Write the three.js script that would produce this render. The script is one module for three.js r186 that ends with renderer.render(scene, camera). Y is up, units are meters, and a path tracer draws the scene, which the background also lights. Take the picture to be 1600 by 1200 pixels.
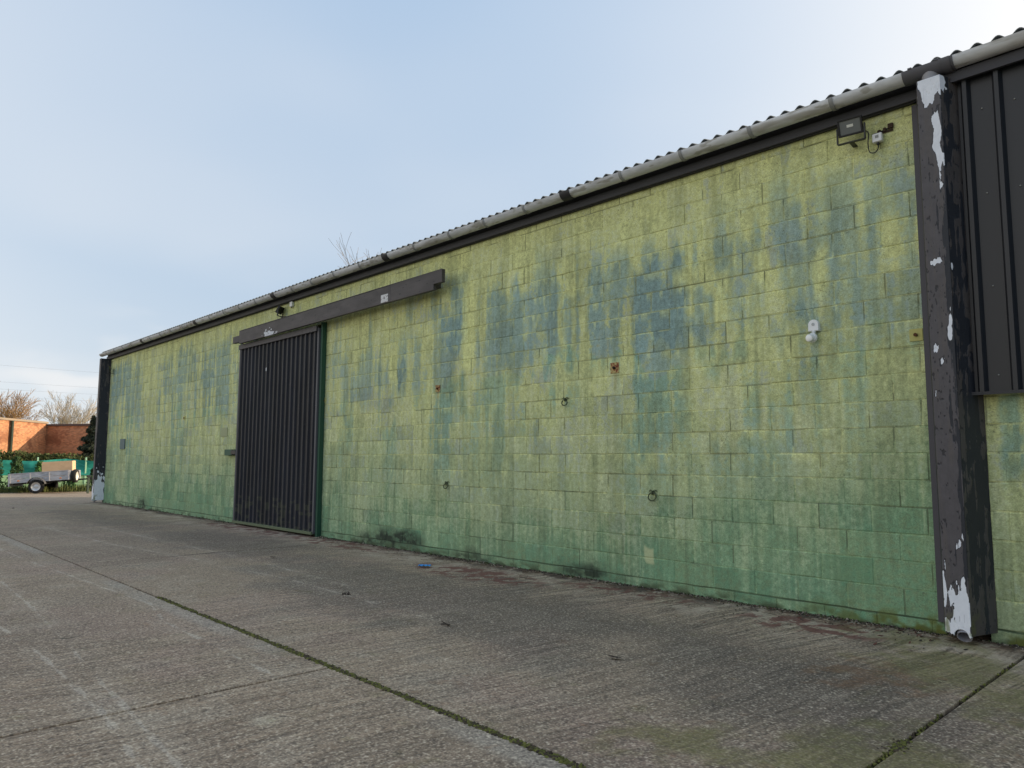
import * as THREE from 'three';
import { mergeGeometries } from 'three/addons/utils/BufferGeometryUtils.js';
import { RoundedBoxGeometry } from 'three/addons/geometries/RoundedBoxGeometry.js';

// ------------------------------------------------------------------ camera
const scene = new THREE.Scene();
const camera = new THREE.PerspectiveCamera(54.87, 4 / 3, 0.05, 900);
camera.position.set(2.338, 1.39, 6.726);
camera.rotation.set(0.10088, 0.81292, 0.0039, 'YXZ');

// ------------------------------------------------------------------ noise
function rng(seed) { let s = seed >>> 0; return () => { s = (s + 0x6D2B79F5) >>> 0; let t = s; t = Math.imul(t ^ (t >>> 15), t | 1); t ^= t + Math.imul(t ^ (t >>> 7), t | 61); return ((t ^ (t >>> 14)) >>> 0) / 4294967296; }; }
const TAB = new Float32Array(65536); { const r = rng(11); for (let i = 0; i < 65536; i++) TAB[i] = r(); }
function vn(x, y) {
  const xf = Math.floor(x), yf = Math.floor(y); let fx = x - xf, fy = y - yf;
  fx = fx * fx * (3 - 2 * fx); fy = fy * fy * (3 - 2 * fy);
  const a = (yf & 255) << 8, b = ((yf + 1) & 255) << 8, c = xf & 255, d = (xf + 1) & 255;
  const p = TAB[a | c], q = TAB[b | c];
  return (p + (TAB[a | d] - p) * fx) * (1 - fy) + (q + (TAB[b | d] - q) * fx) * fy;
}
function fbm(x, y, o = 4) { let s = 0, a = 0.5, n = 0; for (let i = 0; i < o; i++) { s += a * vn(x, y); n += a; x = x * 2.03 + 17.3; y = y * 2.03 + 9.1; a *= 0.5; } return s / n; }
const clamp = (v, a = 0, b = 1) => v < a ? a : v > b ? b : v;
const sst = (a, b, v) => { const t = clamp((v - a) / (b - a)); return t * t * (3 - 2 * t); };
const mix = (a, b, t) => a + (b - a) * t;

// ------------------------------------------------------------------ sky and sun
const AZ = 55 * Math.PI / 180, EL = 14 * Math.PI / 180;
const SUN = new THREE.Vector3(Math.cos(EL) * Math.cos(AZ), Math.sin(EL), -Math.cos(EL) * Math.sin(AZ));
{
  const W = 1536, H = 768, d = new Float32Array(W * H * 4);
  for (let j = 0; j < H; j++) {
    const el = ((j + 0.5) / H - 0.5) * Math.PI, y = Math.sin(el), ce = Math.cos(el);
    for (let i = 0; i < W; i++) {
      const az = ((i + 0.5) / W - 0.5) * 2 * Math.PI, x = ce * Math.cos(az), z = ce * Math.sin(az);
      const cg = x * SUN.x + y * SUN.y + z * SUN.z, yy = Math.max(y, 0);
      const haze = Math.exp(-yy * 4.2);
      // clear blue a quarter turn from the sun, paler and brighter both toward and away from it
      let r = mix(0.28, 0.505, haze), g = mix(0.40, 0.565, haze), b = mix(0.565, 0.60, haze);
      const wh = Math.pow(Math.abs(cg), 2.5); r = mix(r, 1.32, wh); g = mix(g, 1.18, wh); b = mix(b, 1.0, wh);
      const gl = Math.max(cg, 0);
      const au = 0.08 * Math.pow(gl, 8) + 0.8 * Math.pow(gl, 30) + 3 * Math.pow(gl, 90);
      r += au * 1.0; g += au * 0.93; b += au * 0.80;
      // thin veils and a bank of rippled cloud
      const k = 1 / (yy + 0.09), px = x * k, pz = z * k;
      const veil = sst(0.42, 0.8, fbm(px * 0.55 + 3.1, pz * 0.55 + 7.7, 4)) * 0.34;
      const bank = sst(0.28, 0.5, fbm(px * 0.16 + 12.4, pz * 0.3 + 1.9, 3));
      const rip = sst(0.40, 0.72, fbm(px * 2.1 + 2 * fbm(px, pz, 2), pz * 3.3, 4));
      const low = Math.exp(-Math.pow((yy - 0.13) / 0.09, 2));
      let c = clamp(veil + bank * rip * low * 0.95) * sst(0, 0.05, yy);
      const cl = 0.93 + 0.35 * gl * gl;
      r = mix(r, Math.max(r, 0.72 * cl), c * 0.8); g = mix(g, Math.max(g, 0.72 * cl), c * 0.8); b = mix(b, Math.max(b, 0.72 * cl), c * 0.8);
      if (y < 0) { const t = sst(0, -0.1, y); r = mix(r, 0.3, t); g = mix(g, 0.3, t); b = mix(b, 0.28, t); }
      const o = (j * W + i) * 4; d[o] = r; d[o + 1] = g; d[o + 2] = b; d[o + 3] = 1;
    }
  }
  const t = new THREE.DataTexture(d, W, H, THREE.RGBAFormat, THREE.FloatType);
  t.mapping = THREE.EquirectangularReflectionMapping; t.magFilter = THREE.LinearFilter; t.minFilter = THREE.LinearFilter; t.wrapS = THREE.RepeatWrapping;
  t.needsUpdate = true;
  scene.background = t; scene.environment = t;
}
const sun = new THREE.DirectionalLight(new THREE.Color(1, 0.78, 0.52), 3.6);
sun.position.copy(SUN).multiplyScalar(90).add(new THREE.Vector3(-12, 0, 0)); sun.target.position.set(-12, 0, 0);
sun.castShadow = true; sun.shadow.radius = 1.5; sun.shadow.mapSize.set(4096, 4096);
Object.assign(sun.shadow.camera, { left: -70, right: 70, top: 40, bottom: -40, near: 1, far: 220 });
scene.add(sun, sun.target);

const renderer = new THREE.WebGLRenderer({ antialias: true });
renderer.toneMapping = THREE.LinearToneMapping;
renderer.toneMappingExposure = 1.36;
renderer.shadowMap.enabled = true;

// ------------------------------------------------------------------ helpers
function tex(W, H, fn, color = true) {           // fn(u, v, out) fills out[0..2] with 0..255
  const d = new Uint8Array(W * H * 4), o = [0, 0, 0];
  for (let j = 0; j < H; j++) for (let i = 0; i < W; i++) {
    fn((i + 0.5) / W, (j + 0.5) / H, o); const p = (j * W + i) * 4;
    d[p] = clamp(o[0], 0, 255); d[p + 1] = clamp(o[1], 0, 255); d[p + 2] = clamp(o[2], 0, 255); d[p + 3] = 255;
  }
  const t = new THREE.DataTexture(d, W, H, THREE.RGBAFormat, THREE.UnsignedByteType);
  if (color) t.colorSpace = THREE.SRGBColorSpace;
  t.magFilter = THREE.LinearFilter; t.minFilter = THREE.LinearMipmapLinearFilter; t.generateMipmaps = true; t.anisotropy = 8; t.needsUpdate = true;
  return t;
}
const lerp3 = (o, c, t) => { o[0] += (c[0] - o[0]) * t; o[1] += (c[1] - o[1]) * t; o[2] += (c[2] - o[2]) * t; };
const std = (hex, rough = 0.8, metal = 0, extra = {}) => new THREE.MeshStandardMaterial({ color: hex, roughness: rough, metalness: metal, ...extra });
const taken = {};
function numbered(n) { const c = taken[n] = (taken[n] ?? -1) + 1; return c ? `${n}_${String(c).padStart(3, '0')}` : n; }
function shadow(o) { o.traverse(m => { if (m.isMesh) { m.castShadow = true; m.receiveShadow = true; } }); return o; }
function mesh(name, geo, mat, parent) { const m = new THREE.Mesh(Array.isArray(geo) ? mergeGeometries(geo.map(g => g.index ? g.toNonIndexed() : g)) : geo, mat); m.name = name; m.castShadow = m.receiveShadow = true; parent?.add(m); return m; }
function thing(name, label, category, pos = [0, 0, 0], group) { const g = new THREE.Group(); g.name = numbered(name); g.position.set(...pos); g.userData = { label, category }; if (group) g.userData.group = group; scene.add(g); return g; }
function tag(m, label, category, group) { m.name = numbered(m.name); m.userData = { label, category }; if (group) m.userData.group = group; scene.add(m); return m; }
const box = (x0, x1, y0, y1, z0, z1) => new THREE.BoxGeometry(x1 - x0, y1 - y0, z1 - z0).translate((x0 + x1) / 2, (y0 + y1) / 2, (z0 + z1) / 2);
const rbox = (x0, x1, y0, y1, z0, z1, r = 0.004) => new RoundedBoxGeometry(x1 - x0, y1 - y0, z1 - z0, 1, r).translate((x0 + x1) / 2, (y0 + y1) / 2, (z0 + z1) / 2);
const V = (x, y, z) => new THREE.Vector3(x, y, z);
const tube = (pts, r, seg = 24, rad = 8) => new THREE.TubeGeometry(new THREE.CatmullRomCurve3(pts), seg, r, rad);
function cyl(r0, r1, a, b, n = 16, open = false) { const h = a.distanceTo(b); const g = new THREE.CylinderGeometry(r1, r0, h, n, 1, open); g.applyQuaternion(new THREE.Quaternion().setFromUnitVectors(V(0, 1, 0), b.clone().sub(a).normalize())); const m = a.clone().add(b).multiplyScalar(0.5); g.translate(m.x, m.y, m.z); return g; }
// sheet folded along a path of (x, z) points and run up from y0 to y1, with thickness t
function folded(path, y0, y1, t) {
  const P = [], add = (a, b, c, d) => P.push(...a, ...b, ...c, ...a, ...c, ...d);
  for (let i = 0; i + 1 < path.length; i++) {
    const [x0, z0] = path[i], [x1, z1] = path[i + 1];
    add([x0, y0, z0], [x1, y0, z1], [x1, y1, z1], [x0, y1, z0]);
    add([x1, y0, z1 - t], [x0, y0, z0 - t], [x0, y1, z0 - t], [x1, y1, z1 - t]);
    add([x0, y0, z0 - t], [x1, y0, z1 - t], [x1, y0, z1], [x0, y0, z0]);
    add([x0, y1, z0], [x1, y1, z1], [x1, y1, z1 - t], [x0, y1, z0 - t]);
  }
  const [a0, b0] = path[0], [a1, b1] = path[path.length - 1];
  add([a0, y0, b0 - t], [a0, y0, b0], [a0, y1, b0], [a0, y1, b0 - t]); add([a1, y0, b1], [a1, y0, b1 - t], [a1, y1, b1 - t], [a1, y1, b1]);
  const g = new THREE.BufferGeometry(); g.setAttribute('position', new THREE.Float32BufferAttribute(P, 3)); g.computeVertexNormals();
  const uv = []; for (let i = 0; i < P.length; i += 3) uv.push(P[i], P[i + 1]); g.setAttribute('uv', new THREE.Float32BufferAttribute(uv, 2));
  return g;
}

// ------------------------------------------------------------------ block layout of the wall
const C = 0.225, Y0 = 0.10, XL = -23.25, XR = 0.315, TOP = 4.485, NC = 20;
const DOOR = [-13.30, -9.78, 3.85];
const courses = [];
{
  const r = rng(5);
  for (let k = -1; k < NC; k++) {
    const y0 = k < 0 ? -0.12 : Y0 + k * C, y1 = Math.min(Y0 + (k + 1) * C, TOP), js = [];
    const off = (((k + 2) % 2) ? 0.225 : 0) - (k > 11 ? 0.03 : 0);
    for (let n = 4; n >= -54; n--) js.push(n * 0.45 + off + (r() - 0.5) * 0.035);
    js.reverse();
    courses.push({ k, y0, y1, js });
  }
}
function blockAt(X, Y, out) {
  let c = Math.floor((Y - Y0) / C) + 1; c = c < 0 ? 0 : c > NC ? NC : c;
  const co = courses[c], js = co.js; let i = Math.floor((X + 24.3) / 0.45); i = i < 0 ? 0 : i > js.length - 2 ? js.length - 2 : i;
  while (i > 0 && js[i] > X) i--; while (i < js.length - 2 && js[i + 1] < X) i++;
  out.c = c; out.i = i; out.dx = Math.min(X - js[i], js[i + 1] - X); out.dy = Math.min(Y - co.y0, co.y1 - Y); out.below = co.y1 - Y; out.id = TAB[(c * 613 + i * 127 + 31) & 65535]; out.id2 = TAB[(c * 331 + i * 719 + 977) & 65535];
}

// ------------------------------------------------------------------ wall paint: yellow-green coat, blue-grey bare and over-rolled areas, green growth on the low courses
const BLUE = [[-5.35, -1.95, 2.5, 3.8, 0.42], [-2.0, 0.12, 2.5, 3.75, 0.42], [-6.6, -5.5, 1.1, 3.95, 0.4], [-8.4, -6.6, 2.35, 3.3, 0.34], [-23, -19.8, 2.2, 4.2, 0.42], [-18.6, -13.5, 2.3, 4.0, 0.4], [-2.9, -2.1, 0.9, 2.6, 0.4], [-1.8, -1.0, 0.95, 1.6, 0.36], [-17.6, -16.1, 0.9, 2.6, 0.34], [-6.07, -5.86, 3.69, 4.05, 0.8], [-6.3, -5.69, 3.01, 3.64, 0.95], [-6.33, -5.65, 1.95, 2.63, 0.75], [-6.4, -5.91, 1.24, 1.69, 0.5], [-5.21, -4.35, 2.72, 3.68, 0.8], [-4.35, -3.66, 2.55, 3.49, 0.85], [-3.63, -3.2, 3.26, 3.48, 0.85], [-3.46, -3.23, 2.74, 3.21, 0.85], [-3.22, -2.75, 3.23, 3.69, 0.55], [-2.75, -2.07, 2.57, 3.61, 0.95], [-2.75, -2.28, 1.51, 2.58, 0.75], [-1.6, -1.14, 3.21, 3.7, 0.7], [-0.94, -0.69, 3.1, 3.74, 0.65], [-0.52, -0.27, 3.34, 3.67, 0.65], [-0.21, 0.05, 3.5, 3.68, 0.5], [-0.2, -0.08, 2.85, 3.45, 0.55], [-1.11, -0.68, 2.58, 2.81, 0.95], [-1.57, -1.12, 2.81, 3.19, 0.45], [-2.05, -1.69, 2.62, 2.81, 0.8], [-1.83, -1.68, 2.78, 3.25, 0.75], [-1.83, -1.39, 2.37, 2.55, 0.45], [-0.2, 0.01, 2.84, 3.01, 0.45], [-0.24, 0, 2.37, 2.55, 0.4], [-0.22, 0, 1.88, 2.36, 0.35], [-7.77, -7.38, 1.68, 1.89, 0.6], [-7.69, -7.33, 1.45, 1.66, 0.6], [-7.76, -7.4, 1.25, 1.44, 0.6], [-7.66, -7.2, 1.01, 1.22, 0.6], [-8.11, -7.66, 2.59, 3, 0.75], [-7.43, -7.22, 2.57, 3.01, 0.85], [-7.63, -7.42, 2.32, 2.57, 0.5], [-6.57, -6.29, 2.79, 2.98, 0.7], [-22.94, -21.57, 3.12, 4.16, 0.85], [-21.44, -20.13, 2.28, 4.05, 0.7], [-17.19, -16.31, 3.08, 4.14, 0.65], [-18.22, -16.59, 2.94, 3.44, 0.6], [-15.77, -14.75, 3, 3.38, 0.8], [-13.91, -13.49, 3.21, 3.38, 0.8], [-17.38, -16.23, 2.49, 2.91, 0.5], [-17.03, -16.54, 1.88, 2.35, 0.5], [-17.29, -16.54, 1.63, 1.85, 0.5], [-21.17, -20.7, 1.44, 2.05, 1], [-21.11, -20.13, 0.77, 1.44, 0.55], [-17.03, -16.59, 0.52, 1.12, 0.3], [-2.69, -2.28, 1.48, 1.9, 0.55], [-1.61, -1.35, 1.46, 1.57, 0.6], [-1.57, -1.19, 1.24, 1.4, 0.5], [-1.58, -1.36, 1.03, 1.22, 0.4], [-2.65, -2.32, 1.03, 1.22, 0.6], [-5.64, -4.78, 3.48, 3.93, 0.35], [-1.25, -0.95, 2.94, 3.39, 0.35], [-4.23, -3.64, 2, 2.32, 0.4], [-5.83, -5.28, 1.9, 2.53, 0.35], [0.78, 0.92, 1.2, 1.95, 0.7], [0.98, 1.1, 0.6, 1.2, 0.6]];
const YEL = [[-5.81, -5.54, 2.63, 3.93], [-1.7, -1.56, 2.79, 3.36], [-2.24, -1.84, 3.25, 3.45], [-7.65, -7.43, 2.58, 3.09], [-1.28, -1.11, 3.15, 3.44], [-1.49, -1.44, 3.33, 3.66], [-3.92, -3.85, 2.8, 3.45], [-3.68, -3.5, 3.44, 3.64], [-0.66, -0.54, 2.92, 3.41], [-6.17, -5.65, 4.06, 4.35]];
const STAIN = [[-7.89, -6.78, 0.0, 0.24], [-3.86, -3.16, -0.03, 0.12], [-19.8, -19.2, 0.0, 0.2], [-8.47, -7.89, 0.0, 0.12], [-5.9, -5.2, -0.05, 0.06]];
const rectIn = (R, x, y, sx, sy) => sst(R[0] - sx, R[0] + sx, x) * sst(R[1] + sx, R[1] - sx, x) * sst(R[2] - sy, R[2] + sy, y) * sst(R[3] + sy, R[3] - sy, y);
const cYel = [204, 209, 146], cYel2 = [212, 216, 147], cOlive = [185, 191, 150], cGrey = [160, 169, 150], cBlue = [129, 155, 152], cTeal = [122, 157, 143], cGreen = [146, 165, 130], cDGreen = [98, 141, 110], cDirt = [70, 74, 58];
const bo = {};
const sn0 = (X, Y) => vn(X * 7 + 21, Y * 0.9) * 0.6 + vn(X * 19, Y * 1.5 + 6) * 0.4;
function paint(X, Y, o) {
  blockAt(X, Y, bo);
  const wx = X + (fbm(X * 5 + 40, Y * 5, 3) - 0.5) * 0.12, wy = Y + (fbm(X * 5 + 90, Y * 5 + 30, 3) - 0.5) * 0.14;
  const drip = vn(X * 28 + 5, Y * 1.6) * 0.6 + vn(X * 75, Y * 2.4 + 3) * 0.4;              // vertical roller marks and runs
  const mott = fbm(X * 1.3 + 7, Y * 1.3 + 2, 4), fine = fbm(X * 30, Y * 30, 3), speck = vn(X * 210, Y * 210);
  o[0] = cYel[0]; o[1] = cYel[1]; o[2] = cYel[2];
  const up = sst(2.4, 4.2, Y + (mott - 0.5) * 1.6);
  const roll = TAB[((Math.floor(X * 4.6 + 0.5 * TAB[(bo.c * 77) & 65535] + (vn(X * 9, Y * 9) - 0.5) * 0.25) * 211) + ((bo.c + (TAB[(Math.floor(X * 4.6) * 53) & 65535] > 0.5 ? 1 : 0)) >> 1) * 97 + 5000) & 65535];   // one roller width at a time
  let ol = sst(0.40, 0.72, mott * 0.4 + drip * 0.22 + bo.id * 0.22 + (roll - 0.5) * 0.1 + (sn0(X, Y) - 0.5) * 0.35 + (fine - 0.5) * 0.5 + 0.1 - up * 0.10);
  lerp3(o, cOlive, ol * 0.8);
  let gr = sst(0.5, 0.8, fbm(X * 2.2 + 60, Y * 2.9 + 11, 3) * 0.6 + bo.id2 * 0.35 + (drip - 0.5) * 0.35 + (roll - 0.5) * 0.15 + (sn0(X + 9, Y) - 0.5) * 0.4 + (fine - 0.5) * 0.5 - up * 0.12);
  lerp3(o, cGrey, gr * 0.8);
  // blue and teal bare areas
  let b = 0; const run0 = vn(X * 13 + 3, 1.7), sn = vn(X * 5.2 + 8, Y * 0.75 + 3) * 0.42 + vn(X * 15, Y * 1.1) * 0.34 + fine * 0.24 + (bo.id2 - 0.5) * 0.07, streak = sst(0.45, 0.6, sn);   // long runs down the wall
  for (let n = 0; n < BLUE.length; n++) { const R = BLUE[n]; if (X < R[0] - 0.2 || X > R[1] + 0.2 || Y < R[2] - 0.25 || Y > R[3] + 0.25) continue; const v = R[4] < 0.43 ? rectIn(R, wx, wy, 0.15, 0.2) * R[4] * 1.9 * streak : rectIn(R, wx + (run0 - 0.5) * 0.1, wy + (run0 - 0.5) * 0.42, 0.045, 0.09) * R[4] * (0.35 + 0.75 * sst(0.3, 0.52, sn)); if (v > b) b = v; }
  b = Math.max(b, 0.6 * sst(0.54, 0.66, fbm(X * 1.1 + 15, Y * 0.7 + 41, 3) * 0.5 + sn * 0.5) * sst(0.5, 1.3, Y) * sst(4.3, 3.7, Y + mott * 0.6 - 0.3));
  lerp3(o, Y + (mott - 0.5) * 1.2 < 2.5 ? cTeal : cBlue, b * 0.92);
  // green growth and damp on the lower courses, block by block
  const gh = Y + (mott - 0.5) * 1.5 + (bo.id - 0.5) * 0.3 + (roll - 0.5) * 0.35 + (drip - 0.5) * 0.6 + (fine - 0.5) * 0.9 - (X > 0.6 ? -0.9 : X > -1.8 ? 0.45 * sst(-1.8, 0.2, X) : 0);
  lerp3(o, cGreen, sst(2.5, 0.6, gh) * (0.5 + 0.5 * fine) * (0.75 + 0.4 * roll));
  lerp3(o, cDGreen, sst(0.95, 0.0, gh) * (0.4 + 0.6 * fine) * (0.75 + 0.4 * bo.id2));
  // fresh strips of yellow and paint worked into the joints
  let yl = 0; for (const R of YEL) { if (X < R[0] - 0.1 || X > R[1] + 0.1) continue; yl = Math.max(yl, rectIn(R, wx, wy, 0.025, 0.09)); }
  lerp3(o, cYel2, yl * (0.6 + 0.35 * drip));
  const jd = Math.min(bo.dx, bo.dy), jn = fbm(X * 9 + 33, Y * 9, 2);
  lerp3(o, gh < 1.0 ? [156, 182, 136] : [214, 216, 152], sst(0.012, 0.006, jd) * sst(0.3, 0.6, jn) * 0.5);
  const run = bo.below < 0.13 ? sst(0.13, 0.0, bo.below) * sst(0.56, 0.72, vn(X * 24 + 71, bo.c * 3.3)) : 0;   // runs of paint from the bed joints
  lerp3(o, cYel2, run * 0.5 * sst(0.8, 1.6, gh));
  // grime washed down the face: dark olive runs with broken edges
  const grm = vn(X * 9 + 55, Y * 0.8 + 12) * 0.45 + vn(X * 26 + 4, Y * 1.7) * 0.3 + fbm(X * 6, Y * 6 + 50, 3) * 0.35; lerp3(o, [104, 114, 84], sst(0.54, 0.74, grm) * 0.2);
  // grain of the blocks: pores and dark pits
  const g = 1 + (fine - 0.5) * 0.26 + (speck - 0.5) * 0.26 + (drip - 0.5) * 0.12 + (bo.id - 0.5) * 0.06 + (roll - 0.5) * 0.05;
  o[0] *= g; o[1] *= g; o[2] *= g;
  const pit = sst(0.80, 0.9, vn(X * 120 + 9, Y * 120)) * sst(0.45, 0.75, fbm(X * 4, Y * 4 + 77, 2)); lerp3(o, cDirt, pit * 0.36);
  const cj = Math.min(bo.dx, Math.abs(bo.below - 0.002)), crack = sst(0.007, 0.003, cj) * sst(0.52, 0.66, vn(X * 3.1 + 5, Y * 4.3)); lerp3(o, cDirt, crack * 0.5);
  if (X > -22) lerp3(o, [58, 74, 54], sst(0.011, 0.004, Math.abs(Y - Y0 + (vn(X * 6, 4) - 0.5) * 0.008)) * (0.4 + 0.5 * vn(X * 3, 7)));   // open joint above the foot course
  // black splash marks along the foot, moss by the column
  for (const R of STAIN) { if (X < R[0] - 0.3 || X > R[1] + 0.3 || Y > 0.7) continue; lerp3(o, [50, 62, 48], clamp(rectIn(R, wx, wy, 0.25, 0.13) * 1.5 * (0.35 + 0.65 * sst(0.35, 0.65, fbm(X * 9, Y * 14, 4))) * (0.7 + 0.5 * drip))); }
  lerp3(o, [70, 82, 58], sst(0.11, 0.0, Y) * sst(0.42, 0.66, fbm(X * 6 + 3, Y * 12, 3)) * 0.85);
  if (X > -1.3) lerp3(o, [92, 98, 44], sst(-1.3, 0.2, X) * sst(0.2, 0.02, Y) * sst(0.35, 0.6, fbm(X * 9, Y * 9, 3)));
  if (X > -2.7 && X < -2.45 && Y > 0.25 && Y < 0.5) lerp3(o, [188, 194, 150], rectIn([-2.63, -2.5, 0.29, 0.45], wx, wy, 0.012, 0.02) * 0.8);
  if (X > -0.8 && X < -0.1 && Y > 0.3 && Y < 0.6 && bo.c === 2) lerp3(o, [96, 138, 104], 0.35 * sst(-0.72, -0.66, X) * sst(-0.2, -0.26, X));
  // rust below the tie plates
  if (Y > 2.1 && Y < 2.4) for (const px of [-3.03, -6.365]) { const q = Math.abs(X - px); if (q < 0.06) lerp3(o, [150, 84, 44], sst(0.03, 0.005, q) * sst(2.15, 2.38, Y) * 0.4 * drip); }
}
function wallMat(x0, x1, W, H, bump) {
  const map = tex(W, H, (u, v, o) => paint(x0 + u * (x1 - x0), v * 4.5, o));
  const m = new THREE.MeshStandardMaterial({ map, roughness: 0.93 });
  if (bump) { m.bumpMap = tex(W, H, (u, v, o) => { const X = x0 + u * (x1 - x0), Y = v * 4.5; const h = 128 + (fbm(X * 45, Y * 45, 3) - 0.5) * 150 + (vn(X * 170, Y * 170) - 0.5) * 60 - sst(0.80, 0.9, vn(X * 120 + 9, Y * 120)) * 60; o[0] = o[1] = o[2] = h; }, false); m.bumpScale = 0.0045; }
  m.userData.x0 = x0; m.userData.x1 = x1;
  return m;
}
const XS = -8.2;
const wallNear = wallMat(XS, 1.7, 2048, 1024, true), wallFar = wallMat(-23.5, XS, 2048, 1024, false);

const uvWall = (m, x, y) => [(x - m.userData.x0) / (m.userData.x1 - m.userData.x0), y / 4.5];
function blockGeo(x0, x1, y0, y1, zf, r, m) {        // a laid block: uneven face, worn chamfered arrises
  const j = () => (r() - 0.5) * 0.005, e = 0.004 + r() * 0.004, zb = -0.03;
  const O = [[x0 + j(), y0 + j()], [x1 + j(), y0 + j()], [x1 + j(), y1 + j()], [x0 + j(), y1 + j()]];
  const I = O.map(([x, y], n) => [x + (n === 0 || n === 3 ? e : -e), y + (n < 2 ? e : -e)]);
  const zo = [0, 1, 2, 3].map(() => zf - 0.0035 - r() * 0.003), zi = [0, 1, 2, 3].map(() => zf + (r() - 0.5) * 0.003);
  const P = [], U = [], q = (a, b, c, d) => { for (const p of [a, b, c, a, c, d]) { P.push(...p); U.push(...uvWall(m, p[0], p[1])); } };
  const o3 = O.map((p, n) => [p[0], p[1], zo[n]]), i3 = I.map((p, n) => [p[0], p[1], zi[n]]), b3 = O.map(p => [p[0], p[1], zb]);
  q(...i3);
  for (let n = 0; n < 4; n++) { const k = (n + 1) % 4; q(o3[n], o3[k], i3[k], i3[n]); q(b3[n], b3[k], o3[k], o3[n]); }
  const g = new THREE.BufferGeometry(); g.setAttribute('position', new THREE.Float32BufferAttribute(P, 3)); g.setAttribute('uv', new THREE.Float32BufferAttribute(U, 2)); g.computeVertexNormals(); return g;
}
function mortarGeo(x0, x1, y0, y1, m, z = -0.004) {
  const g = box(x0, x1, y0, y1, -0.22, z), p = g.attributes.position, u = [];
  for (let i = 0; i < p.count; i++) u.push(...uvWall(m, p.getX(i), p.getY(i))); g.setAttribute('uv', new THREE.Float32BufferAttribute(u, 2)); return g;
}
// ------------------------------------------------------------------ the warehouse
const shed = thing('warehouse', 'long low warehouse of worn yellow-green painted blockwork with black sliding door', 'warehouse');
const bw = mesh('block_wall', mortarGeo(XS, XR, -0.1, TOP, wallNear), wallNear, shed);
{
  const r = rng(77), list = [], gap = 0.0035;
  for (const co of courses) for (let i = 0; i + 1 < co.js.length; i++) {
    let a = co.js[i] + gap, b = co.js[i + 1] - gap; if (b < XL || a > XR) continue; a = Math.max(a, XL); b = Math.min(b, XR); if (b - a < 0.03) continue;
    const y0 = co.y0 + gap, y1 = co.y1 - gap; if (y1 - y0 < 0.03) continue;
    if (y0 < DOOR[2] - 0.1) { if (a > DOOR[0] && b < DOOR[1]) continue; if (a < DOOR[0] && b > DOOR[0]) b = DOOR[0]; if (a < DOOR[1] && b > DOOR[1]) a = DOOR[1]; if (b - a < 0.03) continue; }
    const parts = a < XS && b > XS ? [[a, XS], [XS, b]] : [[a, b]];
    for (const [p, q] of parts) if (q - p > 0.01) list.push({ a: p, b: q, y0, y1, m: (p + q) / 2 > XS ? wallNear : wallFar, d: Math.hypot((p + q) / 2 - 2.34, (y0 + y1) / 2 - 1.4, 6.7), hid: co.k < 0 });
  }
  list.sort((p, q) => p.d - q.d);
  const restN = [], restF = []; let n = 0;
  for (const L of list) {
    const zf = (r() - 0.3) * 0.004, g = blockGeo(L.a, L.b, L.y0, L.y1, zf, r, L.m);
    if (n < 292 && L.m === wallNear && !L.hid) { mesh(n ? `block_${String(n).padStart(3, '0')}` : 'block', g, L.m, bw); n++; } else (L.m === wallNear ? restN : restF).push(g);
  }
  mesh('distant_blocks', restN, wallNear, bw).userData.kind = 'stuff';
  const far = mesh('block_wall_far_side', [mortarGeo(XL, DOOR[0], -0.1, TOP, wallFar), mortarGeo(DOOR[0], DOOR[1], DOOR[2], TOP, wallFar), mortarGeo(DOOR[1], XS, -0.1, TOP, wallFar)], wallFar, shed);
  far.name = 'block_wall_beside_door';
  mesh('distant_blocks', restF, wallFar, far).userData.kind = 'stuff';
  // steel tie plates
  const rust = new THREE.MeshStandardMaterial({ map: tex(64, 64, (u, v, o) => { const n = fbm(u * 7, v * 7, 3); o[0] = 164; o[1] = 134; o[2] = 90; lerp3(o, [118, 64, 42], sst(0.4, 0.6, n)); lerp3(o, [186, 178, 118], sst(0.5, 0.62, fbm(u * 5 + 9, v * 5, 3)) * 0.8); }), roughness: 0.9 });
  const painted = std(0xb3b06c, 0.8), bolt = std(0x5a3a22, 0.8, 0.3), dark = std(0x2a2018, 0.9);
  for (const [x, y, s, m, par] of [[0.20, 2.445, 0.105, painted, bw], [-3.03, 2.445, 0.125, rust, bw], [-6.365, 2.425, 0.105, rust, bw], [-9.70, 2.43, 0.095, painted, far], [-16.6, 2.37, 0.1, painted, far]]) {
    const pl = mesh('tie_plate', rbox(x - s / 2, x + s / 2, y - s / 2, y + s / 2, 0.001, 0.010, 0.003), m, par);
    const nut = new THREE.CylinderGeometry(0.016, 0.016, 0.022, 6).rotateX(Math.PI / 2).translate(x, y, 0.02);
    mesh('nut', m === rust && s > 0.11 ? [nut, new THREE.CylinderGeometry(0.006, 0.006, 0.05, 8).rotateX(Math.PI / 2).translate(x, y, 0.02)] : nut, s > 0.11 ? dark : bolt, par);
  }
  // covered fuse panel and blue-grey hatch near the far end
  mesh('notice_panel', rbox(-21.67, -21.24, 1.63, 1.93, 0.002, 0.03, 0.006), std(0x5d6f70, 0.7), far);
  mesh('vent_cover', rbox(-14.3, -13.95, 1.86, 2.06, 0.001, 0.012, 0.004), std(0x9da37f, 0.85), far);
}
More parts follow.
